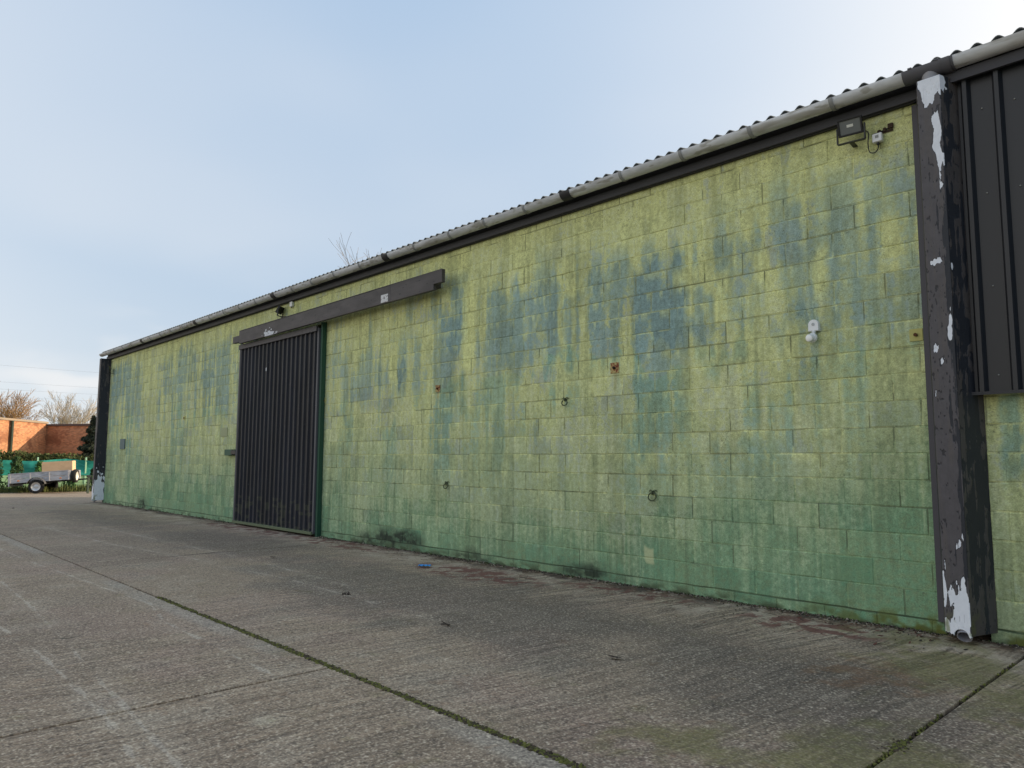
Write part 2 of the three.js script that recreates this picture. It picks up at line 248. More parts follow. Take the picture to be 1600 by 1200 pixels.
// right bay: lower block wall under dark sheet cladding
{
  const rw = mesh('side_bay_wall', mortarGeo(0.62, 1.7, -0.1, 2.0, wallNear), wallNear, shed);
  const r = rng(9), rest = []; let n = 0;
  for (const co of courses) { if (co.y0 > 1.95) continue; const off = (co.k & 1) ? 0.78 : 1.0;
    for (let x = 0.66, i = 0; x < 1.68; i++) { const nx = i === 0 ? off : Math.min(x + 0.45, 1.695); const g = blockGeo(x + 0.0045, nx - 0.0045, co.y0 + 0.0045, Math.min(co.y1, 2.0) - 0.0045, (r() - 0.5) * 0.004, r, wallNear); if (co.k >= 0) { mesh(n ? `block_${String(n).padStart(3, '0')}` : 'block', g, wallNear, rw); n++; } else rest.push(g); x = nx; } }
  mesh('foot_course', rest, wallNear, rw);
  mesh('side_bay_wall_extension', box(1.7, 8, -0.1, 2.0, -0.22, -0.001), std(0x8fa877, 0.93), shed);
  const cm = new THREE.MeshStandardMaterial({ color: 0x1a1e24, roughness: 0.45, metalness: 0.0 });
  const path = [[0.60, 0.09]]; let x = 0.655;
  while (x < 7.8) { path.push([x, 0.09], [x + 0.022, 0.135], [x + 0.052, 0.135], [x + 0.074, 0.09]); x += 0.222; }
  const cl = mesh('sheet_cladding', folded(path, 1.925, 4.60, 0.003), cm, shed);
  mesh('drip_flashing', [box(0.60, 7.8, 1.912, 1.924, -0.0, 0.135), box(0.60, 7.8, 1.90, 1.912, 0.128, 0.134)], std(0x22252b, 0.5), cl);
  const sc = []; for (let k = 0; k < 4; k++) for (const yy of [2.05, 2.75, 3.5, 4.2]) sc.push(new THREE.SphereGeometry(0.007, 8, 6).translate(0.655 + k * 0.222 + 0.144, yy, 0.093));
  mesh('fixing_screws', sc, std(0x9b9b96, 0.4, 0.5), cl);
  mesh('corner_trim', [box(0.575, 0.602, 1.925, 4.58, 0.08, 0.115)], std(0x2b2e36, 0.5), cl);
}
// shell: gables, back wall, inner lining so that the building is closed
{
  const gm = std(0x8f9a68, 0.93), lim = [-23.25, 8], zb = -5.5, ridge = 5.25;
  const sh = new THREE.Shape([[0, -0.1], [5.28, -0.1], [5.28, 4.45], [2.75, 5.0], [0, 4.45]].map(p => new THREE.Vector2(...p)));
  for (const x of [lim[0] + 0.0, lim[1] - 0.2]) { const g = new THREE.ExtrudeGeometry(sh, { depth: 0.2, bevelEnabled: false }); g.rotateY(Math.PI / 2).translate(x, 0, -0.222); mesh('gable_wall', g, gm, shed); }
  mesh('rear_wall', box(lim[0], lim[1], -0.1, 4.45, zb - 0.2, zb - 0.002), gm, shed);
  mesh('upper_lining', box(0.60, 8, 2.002, 4.5, -0.22, 0.0), std(0x24262b, 0.9), shed);
}
// corrugated fibre-cement roof
{
  const pitch = 0.146, A = 0.023, x0 = -23.5, x1 = 8.3, n = Math.round((x1 - x0) / pitch * 10), th = 0.008, sl = 0.2;
  const slope = (za, zb, ya, yb) => {
    const P = [], q = (a, b, c, d) => P.push(...a, ...b, ...c, ...a, ...c, ...d); const w = x => -A * Math.cos((x - x0) / pitch * 2 * Math.PI) * (1 - 0);
    for (let i = 0; i < n; i++) {
      const a = x0 + (x1 - x0) * i / n, b = x0 + (x1 - x0) * (i + 1) / n, ha = w(a), hb = w(b);
      q([a, ya + ha, za], [b, ya + hb, za], [b, yb + hb, zb], [a, yb + ha, zb]);
      q([b, ya + hb - th, za], [a, ya + ha - th, za], [a, yb + ha - th, zb], [b, yb + hb - th, zb]);
      q([a, ya + ha - th, za], [b, ya + hb - th, za], [b, ya + hb, za], [a, ya + ha, za]);
    }
    const g = new THREE.BufferGeometry(); g.setAttribute('position', new THREE.Float32BufferAttribute(P, 3)); g.computeVertexNormals();
    const u = []; for (let i = 0; i < P.length; i += 3) u.push(P[i], P[i + 2]); g.setAttribute('uv', new THREE.Float32BufferAttribute(u, 2)); return g;
  };
  const rm = std(0x70706c, 0.9);
  const roof = mesh('roof', slope(0.19, -2.8, 4.69, 4.712 + 2.99 * sl), rm, shed);
  mesh('rear_slope', slope(-5.9, -2.8, 4.70, 4.712 + 2.99 * sl), rm, roof);
  mesh('eaves_filler', box(-23.3, 8, 4.662, 4.676, 0.0, 0.12), std(0x15161a, 0.9), roof);
}
// fascia board
{
  const fm = std(0x3b3c42, 0.65);
  const fa = mesh('fascia', [box(-23.4, 0.42, 4.462, 4.548, 0.012, 0.075), box(0.42, 8, 4.462, 4.548, 0.14, 0.17)], fm, shed);
  mesh('fascia_shadow_band', box(-23.4, 8, 4.549, 4.66, 0.012, 0.05), std(0x1b1c20, 0.8), fa);  // near-black colour stands for the shadow gap under the gutter
  mesh('fascia_shadow_line', box(-23.3, 0.42, 4.452, 4.4615, 0.011, 0.05), std(0x202126, 0.7), fa);  // thin dark strip: the shadow line below the fascia, put in as colour
}
// half-round gutter
{
  const gz = 0.205, gy = 4.632, R = 0.08;
  const gt = tex(2048, 64, (u, v, o) => { const X = u * 32, n = fbm(X * 1.1, v * 2, 3), f = fbm(X * 12, v * 9, 3); o[0] = 198; o[1] = 201; o[2] = 204; const k = 1 + (n - 0.5) * 0.22 + (f - 0.5) * 0.14; o[0] *= k; o[1] *= k; o[2] *= k; lerp3(o, [110, 102, 84], sst(0.56, 0.72, fbm(X * 2.3 + 8, v * 3, 4)) * 0.3); lerp3(o, [92, 86, 66], sst(0.6, 0.72, fbm(X * 7, v * 5 + 4, 3)) * 0.35); });
  const gm = new THREE.MeshStandardMaterial({ map: gt, roughness: 0.55 });
  const half = (r, x0, x1, th = 0.004, n = 18) => {
    const sh = new THREE.Shape(); sh.absarc(0, 0, r, Math.PI, 2 * Math.PI, false); sh.absarc(0, 0, r - th, 2 * Math.PI, Math.PI, true);
    const g = new THREE.ExtrudeGeometry(sh, { depth: x1 - x0, bevelEnabled: false, curveSegments: n }); g.rotateY(Math.PI / 2).translate(x0, gy, gz);
    const p = g.attributes.position, u = []; for (let i = 0; i < p.count; i++) u.push((p.getX(i) + 24) / 32, (Math.atan2(p.getZ(i) - gz, gy - p.getY(i)) + 1.6) / 3.2); g.setAttribute('uv', new THREE.Float32BufferAttribute(u, 2)); return g;
  };
  const gu = mesh('gutter', half(R, -23.45, 8), gm, shed);
  const bm = std(0x8b8d8d, 0.6), um = std(0x26262a, 0.6), dm = std(0x55555a, 0.6);
  for (const x of [-0.32, -1.12, -1.91, -2.71, -4.28, -5.06, -5.82, -6.68, -8.21, -9.05, -9.85, -10.6, -12.2, -13, -13.8, -14.6, -16.3, -17.1, -17.9, -18.7, -20.3, -21.1, -21.9, 1.3, 2.1, 2.9]) mesh('bracket', [half(R + 0.008, x - 0.018, x + 0.018, 0.009, 14), box(x - 0.016, x + 0.016, gy - 0.03, gy + 0.005, 0.08, 0.13)], bm, gu);
  for (const x of [-3.56, -7.45, -11.4, -15.49, -19.4]) mesh('union', half(R + 0.009, x - 0.075, x + 0.075, 0.011, 14), um, gu);
  mesh('running_outlet', [half(R + 0.008, 0.28, 0.66, 0.01, 16), half(R + 0.014, 0.58, 0.64, 0.014, 16), box(0.33, 0.36, gy - 0.0, gy + 0.012, gz + 0.06, gz + 0.094), box(0.53, 0.56, gy - 0.0, gy + 0.012, gz + 0.06, gz + 0.094)], dm, gu);
  mesh('outlet_spigot', cyl(0.062, 0.066, V(0.475, 4.40, gz), V(0.475, 4.575, gz), 20), std(0x8e8e92, 0.55), gu);
  mesh('stop_end', new THREE.CircleGeometry(R, 20, Math.PI, Math.PI).rotateY(-Math.PI / 2).translate(-23.448, gy, gz), dm, gu);
}
// ------------------------------------------------------------------ peeling timber column casings
function casing(Xf0, Xf1, zf, sp, top, seed, whiteF, whiteS, blackS) {
  const fieldTex = (W, white, black, base, dens) => {
    const f = (u, Y) => {
      const wv = fbm(u * 4 + seed, Y * 9 + seed, 4) - 0.5, st = fbm(u * 9 + seed, Y * 1.6 + 3, 3) - 0.5;
      let w = -1; for (const [cu, cy, ru, ry, s] of white) { const d = Math.hypot((u - cu) / ru, (Y - cy) / ry); w = Math.max(w, (1 - d) * 0.9 + s - 0.9); }
      let b = -1; for (const [cu, cy, ru, ry, s] of black) { const d = Math.hypot((u - cu) / ru, (Y - cy) / ry); b = Math.max(b, (1 - d) * s); }
      return [w + wv * 1.5 + st * 0.5, b + wv * 1.4 + st * 1.3, fbm(u * 11 + seed * 3, Y * 30, 2)];
    };
    const map = tex(W, 2048, (u, v, o) => {
      const Y = v * 4.6, [w, b, s] = f(u, Y), n = fbm(u * 6, Y * 26, 3), gr = vn(u * 40, Y * 5);
      o[0] = base[0]; o[1] = base[1]; o[2] = base[2]; const k = 1 + (n - 0.5) * 0.16 + (gr - 0.5) * 0.05; o[0] *= k; o[1] *= k; o[2] *= k;
      lerp3(o, [96, 86, 74], sst(0.5, 0.7, fbm(u * 5 + 9, Y * 3, 4)) * 0.2); if (s > dens) lerp3(o, [34, 34, 38], 0.85);
      if (b > 0.0) lerp3(o, [30, 34, 42], sst(0, 0.05, b));
      if (w > -0.06) lerp3(o, [40, 40, 44], sst(-0.06, -0.02, w));
      if (w > 0.0) lerp3(o, [214 + n * 14, 218 + n * 14, 226 + n * 12], sst(0, 0.03, w) * (gr > 0.9 ? 0.8 : 1));
      if (Y < 0.32) lerp3(o, [88, 92, 48], sst(0.3, 0.1, Y) * sst(0.52, 0.68, fbm(u * 3 + 5, Y * 9, 3)) * 0.7);
    });
    const bmp = tex(W, 1024, (u, v, o) => { const [w, b, s] = f(u, v * 4.6); o[0] = o[1] = o[2] = 200 - 120 * sst(-0.02, 0.02, Math.max(w, b)) - (s > dens ? 80 : 0) + (vn(u * 50, v * 400) - 0.5) * 24; }, false);
    return new THREE.MeshStandardMaterial({ map, bumpMap: bmp, bumpScale: 0.006, roughness: 0.62 });
  };
  const fm = fieldTex(128, whiteF, [[0.95, 2.0, 0.14, 3.0, 0.32]], [78, 75, 78], 0.77), sm = fieldTex(256, whiteS, blackS, [70, 66, 66], 0.77), pm = std(0x4a494f, 0.65);
  const g = new THREE.Group(); g.name = 'column_casing'; shed.add(g);
  const w = Xf1 - Xf0, bot = 0.07;
  const s = new THREE.Shape(); s.moveTo(0, bot + 0.02); s.lineTo(w * 0.18, bot + 0.005); s.lineTo(w * 0.3, bot + 0.01);
  s.absarc(w * 0.62, bot, w * 0.30, Math.PI, 0, true); s.lineTo(w, bot - 0.008); s.lineTo(w, top); s.lineTo(0, top); s.closePath();
  const fg = new THREE.ExtrudeGeometry(s, { depth: 0.02, bevelEnabled: true, bevelSize: 0.002, bevelThickness: 0.002, bevelSegments: 1, curveSegments: 14 }); 
  { const p = fg.attributes.position, u = []; for (let i = 0; i < p.count; i++) u.push(clamp(p.getX(i) / w), clamp(p.getY(i) / 4.6)); fg.setAttribute('uv', new THREE.Float32BufferAttribute(u, 2)); }
  fg.translate(Xf0, 0, zf - 0.022); mesh('front_board', fg, fm, g);
  const L = Math.hypot(sp, zf), ang = Math.atan2(zf, sp);
  for (const side of [1, -1]) {
    const sg = new THREE.BoxGeometry(L - 0.004, top - 0.075, 0.018, 1, 12, 1).translate(L / 2, (top + 0.075) / 2, 0);
    const p = sg.attributes.position, u = []; for (let i = 0; i < p.count; i++) u.push(clamp(p.getX(i) / L), clamp(p.getY(i) / 4.6)); sg.setAttribute('uv', new THREE.Float32BufferAttribute(u, 2));
    // u runs from the front edge (0) to the wall (1)
    sg.translate(0.004, 0, side > 0 ? -0.0095 : 0.0095); sg.rotateY(side > 0 ? ang : Math.PI - ang); sg.translate(side > 0 ? Xf1 + 0.001 : Xf0 - 0.001, 0, zf - 0.003);
    mesh('side_board', sg, sm, g);
  }
  mesh('wall_flange', box(Xf0 - sp - 0.035, Xf0 - sp + 0.085, -0.0 + 0.1, top - 0.06, 0.008, 0.02), pm, g);
  const cx = Xf0 + w * 0.62, cz = zf - 0.11;
  const pipe = []; const pr = w * 0.30 * 1.02;
  const sh2 = new THREE.Shape(); sh2.absarc(0, 0, pr, 0, Math.PI * 2); const ho = new THREE.Path(); ho.absarc(0, 0, pr - 0.006, 0, Math.PI * 2, true); sh2.holes.push(ho);
  pipe.push(new THREE.ExtrudeGeometry(sh2, { steps: 12, curveSegments: 20, bevelEnabled: false, extrudePath: new THREE.CatmullRomCurve3([V(cx, 0.6, cz - 0.05), V(cx, 0.25, cz - 0.045), V(cx + 0.004, 0.13, cz - 0.01), V(cx + 0.014, 0.062, cz + 0.085)]) }));
  mesh('downpipe', pipe, std(0x8a8a90, 0.55, 0, { side: THREE.DoubleSide }), g);
  mesh('fixing_screws', [0.4, 0.9, 1.4, 1.9, 2.4, 2.9, 3.4, 3.9].map(y => new THREE.SphereGeometry(0.009, 8, 6).translate(Xf0 - sp + 0.02, y + 0.05, 0.021)), std(0x1b1b20, 0.6, 0.3), g);
  return g;
}
casing(0.395, 0.565, 0.30, 0.10, 4.50, 3.7,
  [[0.6, 4.44, 0.52, 0.12, 0.9], [0.55, 4.32, 0.34, 0.12, 0.6], [0.78, 4.02, 0.24, 0.42, 0.62], [0.84, 3.74, 0.2, 0.3, 0.55], [0.5, 2.97, 0.5, 0.05, 0.4], [0.86, 2.47, 0.16, 0.24, 0.4], [0.2, 2.28, 0.2, 0.1, 0.46], [0.5, 2.17, 0.22, 0.1, 0.46], [0.12, 1.9, 0.16, 0.2, 0.16], [0.75, 0.78, 0.2, 0.12, 0.46], [0.72, 0.2, 0.5, 0.22, 1.0], [0.04, 0.42, 0.14, 0.4, 0.4], [0.1, 0.12, 0.3, 0.14, 0.5], [0.8, 0.42, 0.2, 0.2, 0.4]],
  [[0.05, 4.42, 0.16, 0.12, 0.7], [0.05, 2.9, 0.1, 0.12, 0.2], [0.7, 0.55, 0.05, 0.06, 0.3]],
  [[0.1, 3.2, 0.2, 1.3, 0.34], [0.45, 1.9, 0.4, 0.9, 0.45], [0.6, 1.0, 0.5, 0.75, 0.7], [0.3, 2.6, 0.35, 0.6, 0.35]]);
casing(-23.33, -23.16, 0.285, 0.05, 4.47, 9.2, [[0.5, 0.2, 1, 0.4, 0.8]],
  [[0.3, 0.22, 0.9, 0.62, 0.9], [0.4, 0.7, 0.6, 0.3, 0.35]], [[0.5, 1.8, 0.9, 1.5, 0.6], [0.5, 3, 1, 1.5, 0.4]]);

// ------------------------------------------------------------------ sliding door with its track cover
{
  const d = new THREE.Group(); d.name = 'sliding_door'; shed.add(d);
  const dt = tex(512, 512, (u, v, o) => { const n = fbm(u * 14, v * 3.5, 4), s = vn(u * 90, v * 3); o[0] = 27; o[1] = 30; o[2] = 39; const k = 1 + (n - 0.5) * 0.8 + (s - 0.5) * 0.25; o[0] *= k; o[1] *= k; o[2] *= k; lerp3(o, [96, 92, 80], sst(0.58, 0.72, fbm(u * 30, v * 5 + 8, 4)) * 0.14); if (v < 0.16) lerp3(o, [82, 84, 62], sst(0.5, 0.62, fbm(u * 26, v * 40, 4)) * 0.6); if (vn(u * 300, v * 60) > 0.97) lerp3(o, [130, 130, 130], 0.5); });
  dt.wrapS = dt.wrapT = THREE.RepeatWrapping; dt.repeat.set(1 / 3.6, 1 / 3.9); dt.offset.set(13.3 / 3.6, 0);
  const dm = new THREE.MeshStandardMaterial({ map: dt, roughness: 0.55 });
  const path = [[-13.14, 0.10]]; let x = -13.10;
  while (x < -9.86) { path.push([x, 0.10], [x + 0.014, 0.136], [x + 0.036, 0.136], [x + 0.050, 0.10]); x += 0.177; }
  path.push([-9.80, 0.10]);
  mesh('corrugated_sheet', folded(path, 0.06, 3.74, 0.003), dm, d);
  for (const x of [-13.19, -9.815]) mesh('edge_trim', rbox(x, x + 0.055, 0.05, 3.76, 0.07, 0.127), std(0x505156, 0.6), d);
  mesh('top_rail', rbox(-13.16, -9.80, 3.70, 3.80, 0.118, 0.16), std(0x4a484c, 0.65), d);
  mesh('bottom_rail', rbox(-13.16, -9.78, 0.035, 0.085, 0.09, 0.16), std(0x5f6a50, 0.85), d);
  mesh('paint_chip', new THREE.CircleGeometry(0.035, 7).scale(0.8, 1.2, 1).translate(-11.84, 3.17, 0.1405), std(0xb8bcc0, 0.8), d);
  mesh('door_jamb', rbox(-9.755, -9.69, 0.0, 3.86, 0.006, 0.09), std(0x1f4a38, 0.6), shed); mesh('door_jamb', rbox(-13.36, -13.22, 0, 3.86, 0.006, 0.05), std(0x1f4a38, 0.6), shed);
  const c = new THREE.Group(); c.name = 'track_cover'; shed.add(c);
  const tt = tex(1024, 128, (u, v, o) => { const n = fbm(u * 26, v * 3, 4), g = vn(u * 20, v * 40); o[0] = 76; o[1] = 72; o[2] = 72; const k = 1 + (n - 0.5) * 0.45 + (g - 0.5) * 0.08; o[0] *= k; o[1] *= k; o[2] *= k; if (vn(u * 160, v * 12) > 0.93) lerp3(o, [40, 40, 44], 0.7); const w = Math.max(1 - Math.hypot((u - 0.215) / 0.045, (v - 0.12) / 0.4), (1 - Math.hypot((u - 0.19) / 0.03, v / 0.25)) * 0.8) + (fbm(u * 90, v * 7, 3) - 0.5) * 1.6; if (w > 0.3) lerp3(o, [206, 210, 216], 0.95); });
  const tm = new THREE.MeshStandardMaterial({ map: tt, roughness: 0.68 }), tp = std(0x464345, 0.68);
  const tilt = 0.0075;
  const boardGeo = (x0, x1, yb, yt, z0, z1) => { const g = rbox(x0, x1, yb, yt, z0, z1, 0.005), p = g.attributes.position, u = []; for (let i = 0; i < p.count; i++) { u.push((p.getX(i) + 13) / 7, (p.getY(i) - 3.8) / 0.28); p.setY(i, p.getY(i) + (p.getX(i) + 13) * tilt); } g.setAttribute('uv', new THREE.Float32BufferAttribute(u, 2)); return g; };
  mesh('cover_board', boardGeo(-12.96, -7.30, 3.802, 4.066, 0.195, 0.25), tm, c);
  { const s = new THREE.Shape([[-7.295, 3.802], [-6.19, 3.802], [-6.19, 3.885], [-5.99, 3.885], [-5.99, 4.07], [-7.295, 4.066]].map(p => new THREE.Vector2(p[0], p[1] + (p[0] + 13) * tilt)));
    const g = new THREE.ExtrudeGeometry(s, { depth: 0.055, bevelEnabled: true, bevelSize: 0.002, bevelThickness: 0.002, bevelSegments: 1 }).translate(0, 0, 0.1945); const p = g.attributes.position, u = []; for (let i = 0; i < p.count; i++) u.push(0.35 + (p.getX(i) + 13) / 14, (p.getY(i) - 3.8) / 0.5); g.setAttribute('uv', new THREE.Float32BufferAttribute(u, 2)); mesh('cover_board', g, tm, c); }
  mesh('cover_top', boardGeo(-12.96, -5.99, 4.068, 4.08, 0.19, 0.254), tp, c);
  mesh('track_rail', boardGeo(-13.27, -6.25, 3.86, 3.96, 0.06, 0.16), std(0x4a474a, 0.6, 0.3), c);
  mesh('track_stop', rbox(-13.28, -12.965, 3.84, 3.98, 0.17, 0.248), tp, c);
  mesh('white_label', rbox(-7.56, -7.36, 3.858, 3.985, 0.2515, 0.2545, 0.001), new THREE.MeshStandardMaterial({ map: tex(64, 64, (u, v, o) => { const n = fbm(u * 6, v * 6, 3); o[0] = o[1] = o[2] = 196 + n * 24; lerp3(o, [120, 118, 120], sst(0.58, 0.7, n)); }), roughness: 0.7 }), c);
  mesh('lock_box', [rbox(-13.84, -13.45, 1.44, 1.57, 0.005, 0.10, 0.006)], std(0x24503c, 0.6), shed);
  mesh('lock_hasp', [rbox(-13.44, -13.2, 1.46, 1.55, 0.04, 0.13, 0.006)], std(0x141518, 0.5), shed);
}
shadow(shed);

// ------------------------------------------------------------------ concrete yard in cast bays
const blob = (x, z, cx, cz, rx, rz) => Math.max(0, 1 - Math.hypot((x - cx) / rx, (z - cz) / rz));
function segD(x, z, pts) { let d = 9; for (let i = 0; i + 1 < pts.length; i++) { const [ax, az] = pts[i], [bx, bz] = pts[i + 1], vx = bx - ax, vz = bz - az, t = clamp(((x - ax) * vx + (z - az) * vz) / (vx * vx + vz * vz)); d = Math.min(d, Math.hypot(x - ax - vx * t, z - az - vz * t)); } return d; }
const TRACKS = [[[-9, 5.7], [-5.07, 5.48], [-4.17, 5.43], [-3.19, 5.44], [-2.17, 5.46], [-1.34, 5.54], [0, 5.7]], [[-9.5, 5.0], [-6.2, 5.1], [-3.98, 5.22], [-2.98, 5.3], [-2.2, 5.34], [-1.22, 5.41], [0, 5.5]], [[-14, 4.6], [-9, 4.45], [-6.2, 4.3], [-5.3, 4.25], [-4.4, 4.42], [-2.3, 4.45]], [[-15, 3.2], [-11, 3.1], [-8.2, 2.75], [-5.5, 2.6], [-2.6, 2.7]], [[-15, 2.4], [-10.5, 2.3], [-7.6, 2.2], [-4.5, 2.35]], [[-12, 5.9], [-7.5, 5.85], [-4, 5.75]]];
function ridges(x, z) {               // marks of the tamping beam, drawn across the bay
  const s = x + z * 0.1 + (vn(x * 0.8, z * 1.5) - 0.5) * 0.12;
  return (vn(s * 38, z * 1.6) * 0.55 + vn(s * 76 + 9, z * 3.4) * 0.45);
}
function ridgeAmt(x, z) { return sst(0.36, 0.6, fbm(x * 0.55 + 4, z * 0.6 + 8, 3) + (z < 4.1 ? 0.16 : 0.04) * sst(-7, -3.5, x) - 0.22 * sst(-2.5, -6, x) + (z < 1.3 ? 0.07 : 0)); }
function concrete(x, z, o) {
  const big = fbm(x * 0.42 + 20, z * 0.55 + 5, 4), mid = fbm(x * 2.6, z * 2.6 + 40, 4), f1 = vn(x * 104, z * 104), f2 = vn(x * 190 + 50, z * 190), f3 = vn(x * 66, z * 66 + 12);
  o[0] = 142; o[1] = 125; o[2] = 105;
  lerp3(o, [116, 102, 88], sst(0.42, 0.66, big) * 0.65);
  lerp3(o, [166, 152, 132], sst(0.5, 0.72, mid) * 0.5);
  lerp3(o, [142, 120, 106], sst(0.5, 0.7, fbm(x * 1.1 + 70, z * 1.1, 3)) * 0.5);
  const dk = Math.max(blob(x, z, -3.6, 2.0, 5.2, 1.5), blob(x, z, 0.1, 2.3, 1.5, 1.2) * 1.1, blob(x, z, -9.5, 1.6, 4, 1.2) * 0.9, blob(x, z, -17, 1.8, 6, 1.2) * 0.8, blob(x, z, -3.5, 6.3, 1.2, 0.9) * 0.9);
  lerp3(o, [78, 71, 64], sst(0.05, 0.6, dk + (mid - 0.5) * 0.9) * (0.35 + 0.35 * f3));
  const ra = ridgeAmt(x, z), rg = ridges(x, z);
  const k = 1 + (rg - 0.5) * (0.45 + 0.5 * sst(1.7, 0.7, z) * sst(-6, -4, x)) * ra; o[0] *= k; o[1] *= k; o[2] *= k;
  // pale scuffed wheel marks
  let tr = 0; for (const T of TRACKS) { const d = segD(x, z, T); if (d < 0.2) tr = Math.max(tr, sst(0.024, 0.006, d + (vn(x * 7, z * 7) - 0.5) * 0.03) * 0.9, sst(0.2, 0.02, d) * 0.2); }
  lerp3(o, [192, 184, 170], tr * sst(0.28, 0.52, fbm(x * 3.3 + 6, z * 6, 3)) * 0.6);
  // smooth trowelled margin along the joint, pale patches
  if (z > 4.08 && z < 4.32) lerp3(o, [158, 155, 146], sst(4.32, 4.2, z) * 0.5 * sst(0.3, 0.6, fbm(x * 0.9, 2.2, 2)));
  lerp3(o, [196, 188, 166], sst(0.25, 0.7, blob(x, z, -1.53, 4.86, 0.26, 0.2) + (mid - 0.5)) * 0.5);
  // aggregate
  const a = sst(0.62, 0.86, f1), b2 = sst(0.66, 0.88, f2), dkp = sst(0.34, 0.12, f3) * 0.5 + sst(0.3, 0.1, f1) * 0.5;
  lerp3(o, [226, 212, 188], a * 0.5 + b2 * 0.4); lerp3(o, [62, 55, 49], dkp * 0.7);
  // lime bloom and litter along the wall foot
  const wz = z + (fbm(x * 2.2 + 3, z * 2 + 60, 3) - 0.5) * 0.9;
  if (z < 2) {
    lerp3(o, [190, 176, 158], sst(1.2, 0.3, wz) * sst(0.38, 0.58, fbm(x * 5, z * 5 + 9, 3) + (rg - 0.5) * 0.35 * ra) * 0.6);
    lerp3(o, [70, 62, 54], sst(0.32, 0.02, wz) * sst(0.34, 0.58, fbm(x * 8, z * 8 + 30, 3)) * 0.85);
    lerp3(o, [86, 64, 48], sst(0.3, 0.06, z + (fbm(x * 3, 2.2, 3) - 0.5) * 0.35) * sst(0.42, 0.54, fbm(x * 22, z * 22, 3)) * 0.75);
    const rd = Math.max(blob(x, z, -4.6, 0.75, 1.6, 0.5), blob(x, z, -0.6, 0.5, 0.9, 0.42), blob(x, z, -8.6, 0.35, 2.2, 0.4), blob(x, z, -12, 0.4, 3, 0.4) * 0.8, blob(x, z, -2.6, 0.4, 1.4, 0.3) * 0.8);
    lerp3(o, [104, 66, 58], sst(0.1, 0.5, rd) * sst(0.46, 0.58, fbm(x * 10, z * 10 + 5, 4) + (rg - 0.5) * 0.2 * ra) * 0.8);
  }
  // moss film near the downpipe and along the right-hand joint
  const ms = Math.max(blob(x, z, 0.65, 1.0, 0.85, 1.0) * 1.1, blob(x, z, 0.9, 3.2, 0.8, 1.3) * 1.15, blob(x, z, 0.3, 3.5, 0.8, 0.6) * 0.8, blob(x, z, 0.2, 0.3, 0.9, 0.4), blob(x, z, 1.3, 1.3, 0.8, 1.1) * 1.05);
  lerp3(o, [104, 103, 56], sst(0.2, 0.85, ms + (fbm(x * 6 + 2, z * 6, 4) - 0.5) * 1.3) * (0.3 + 0.35 * f3));
  lerp3(o, [122, 88, 62], sst(0.3, 0.8, blob(x, z, 0.35, 1.6, 0.55, 0.6) + (fbm(x * 9, z * 9 + 3, 4) - 0.5) * 1.6) * (0.15 + 0.5 * f3));
  // hairline cracks and oil spots
  for (const [T, w] of [[[[-4.36, 5.25], [-4.27, 5.18], [-4.31, 5.08]], 0.012], [[[-8.1, 3.7], [-8.04, 3.5]], 0.014], [[[-8.71, 0.2], [-8.66, 1.3], [-8.72, 2.3], [-8.69, 3.4]], 0.016]]) { if (Math.abs(x - T[0][0]) > 0.4) continue; lerp3(o, [52, 48, 44], sst(w, w * 0.4, segD(x, z, T) + (vn(x * 40, z * 40) - 0.5) * 0.01) * 0.9); }
}
function relief(x, z) { const pit = sst(0.32, 0.1, vn(x * 48, z * 48 + 12)); return 128 + (ridges(x, z) - 0.5) * 190 * ridgeAmt(x, z) + (fbm(x * 40, z * 40, 3) - 0.5) * 90 + (vn(x * 95, z * 95) - 0.5) * 60 - pit * 46; }
const yard = new THREE.Group(); yard.name = 'concrete_yard'; yard.userData = { kind: 'structure' }; scene.add(yard);
function slab(x0, x1, z0, z1, W, H, mat) {
  const g = new RoundedBoxGeometry(x1 - x0 - 0.024, 0.16, z1 - z0 - 0.024, 1, 0.006).translate((x0 + x1) / 2, -0.08, (z0 + z1) / 2), p = g.attributes.position, u = [];
  const own = !mat; for (let i = 0; i < p.count; i++) u.push(own ? clamp((p.getX(i) - x0) / (x1 - x0)) : p.getX(i) / 8, own ? clamp((p.getZ(i) - z0) / (z1 - z0)) : p.getZ(i) / 8);
  g.setAttribute('uv', new THREE.Float32BufferAttribute(u, 2));
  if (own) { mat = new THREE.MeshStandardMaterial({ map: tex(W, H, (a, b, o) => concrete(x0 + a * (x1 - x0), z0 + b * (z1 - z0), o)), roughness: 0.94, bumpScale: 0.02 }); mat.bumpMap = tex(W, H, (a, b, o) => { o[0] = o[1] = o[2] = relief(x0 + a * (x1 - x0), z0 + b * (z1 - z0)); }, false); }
  return mesh('slab', g, mat, yard);
}
mesh('joint_filler', box(-36, 12, -0.06, -0.022, -9, 16), std(0x2b2622, 1), yard);
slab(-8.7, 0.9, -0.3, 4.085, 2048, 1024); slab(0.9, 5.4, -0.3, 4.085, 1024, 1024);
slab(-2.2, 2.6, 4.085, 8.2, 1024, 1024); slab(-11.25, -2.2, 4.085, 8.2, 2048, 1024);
slab(-23.6, -8.7, -0.3, 4.085, 2048, 512); slab(-24.5, -11.25, 4.085, 8.2, 1024, 512);
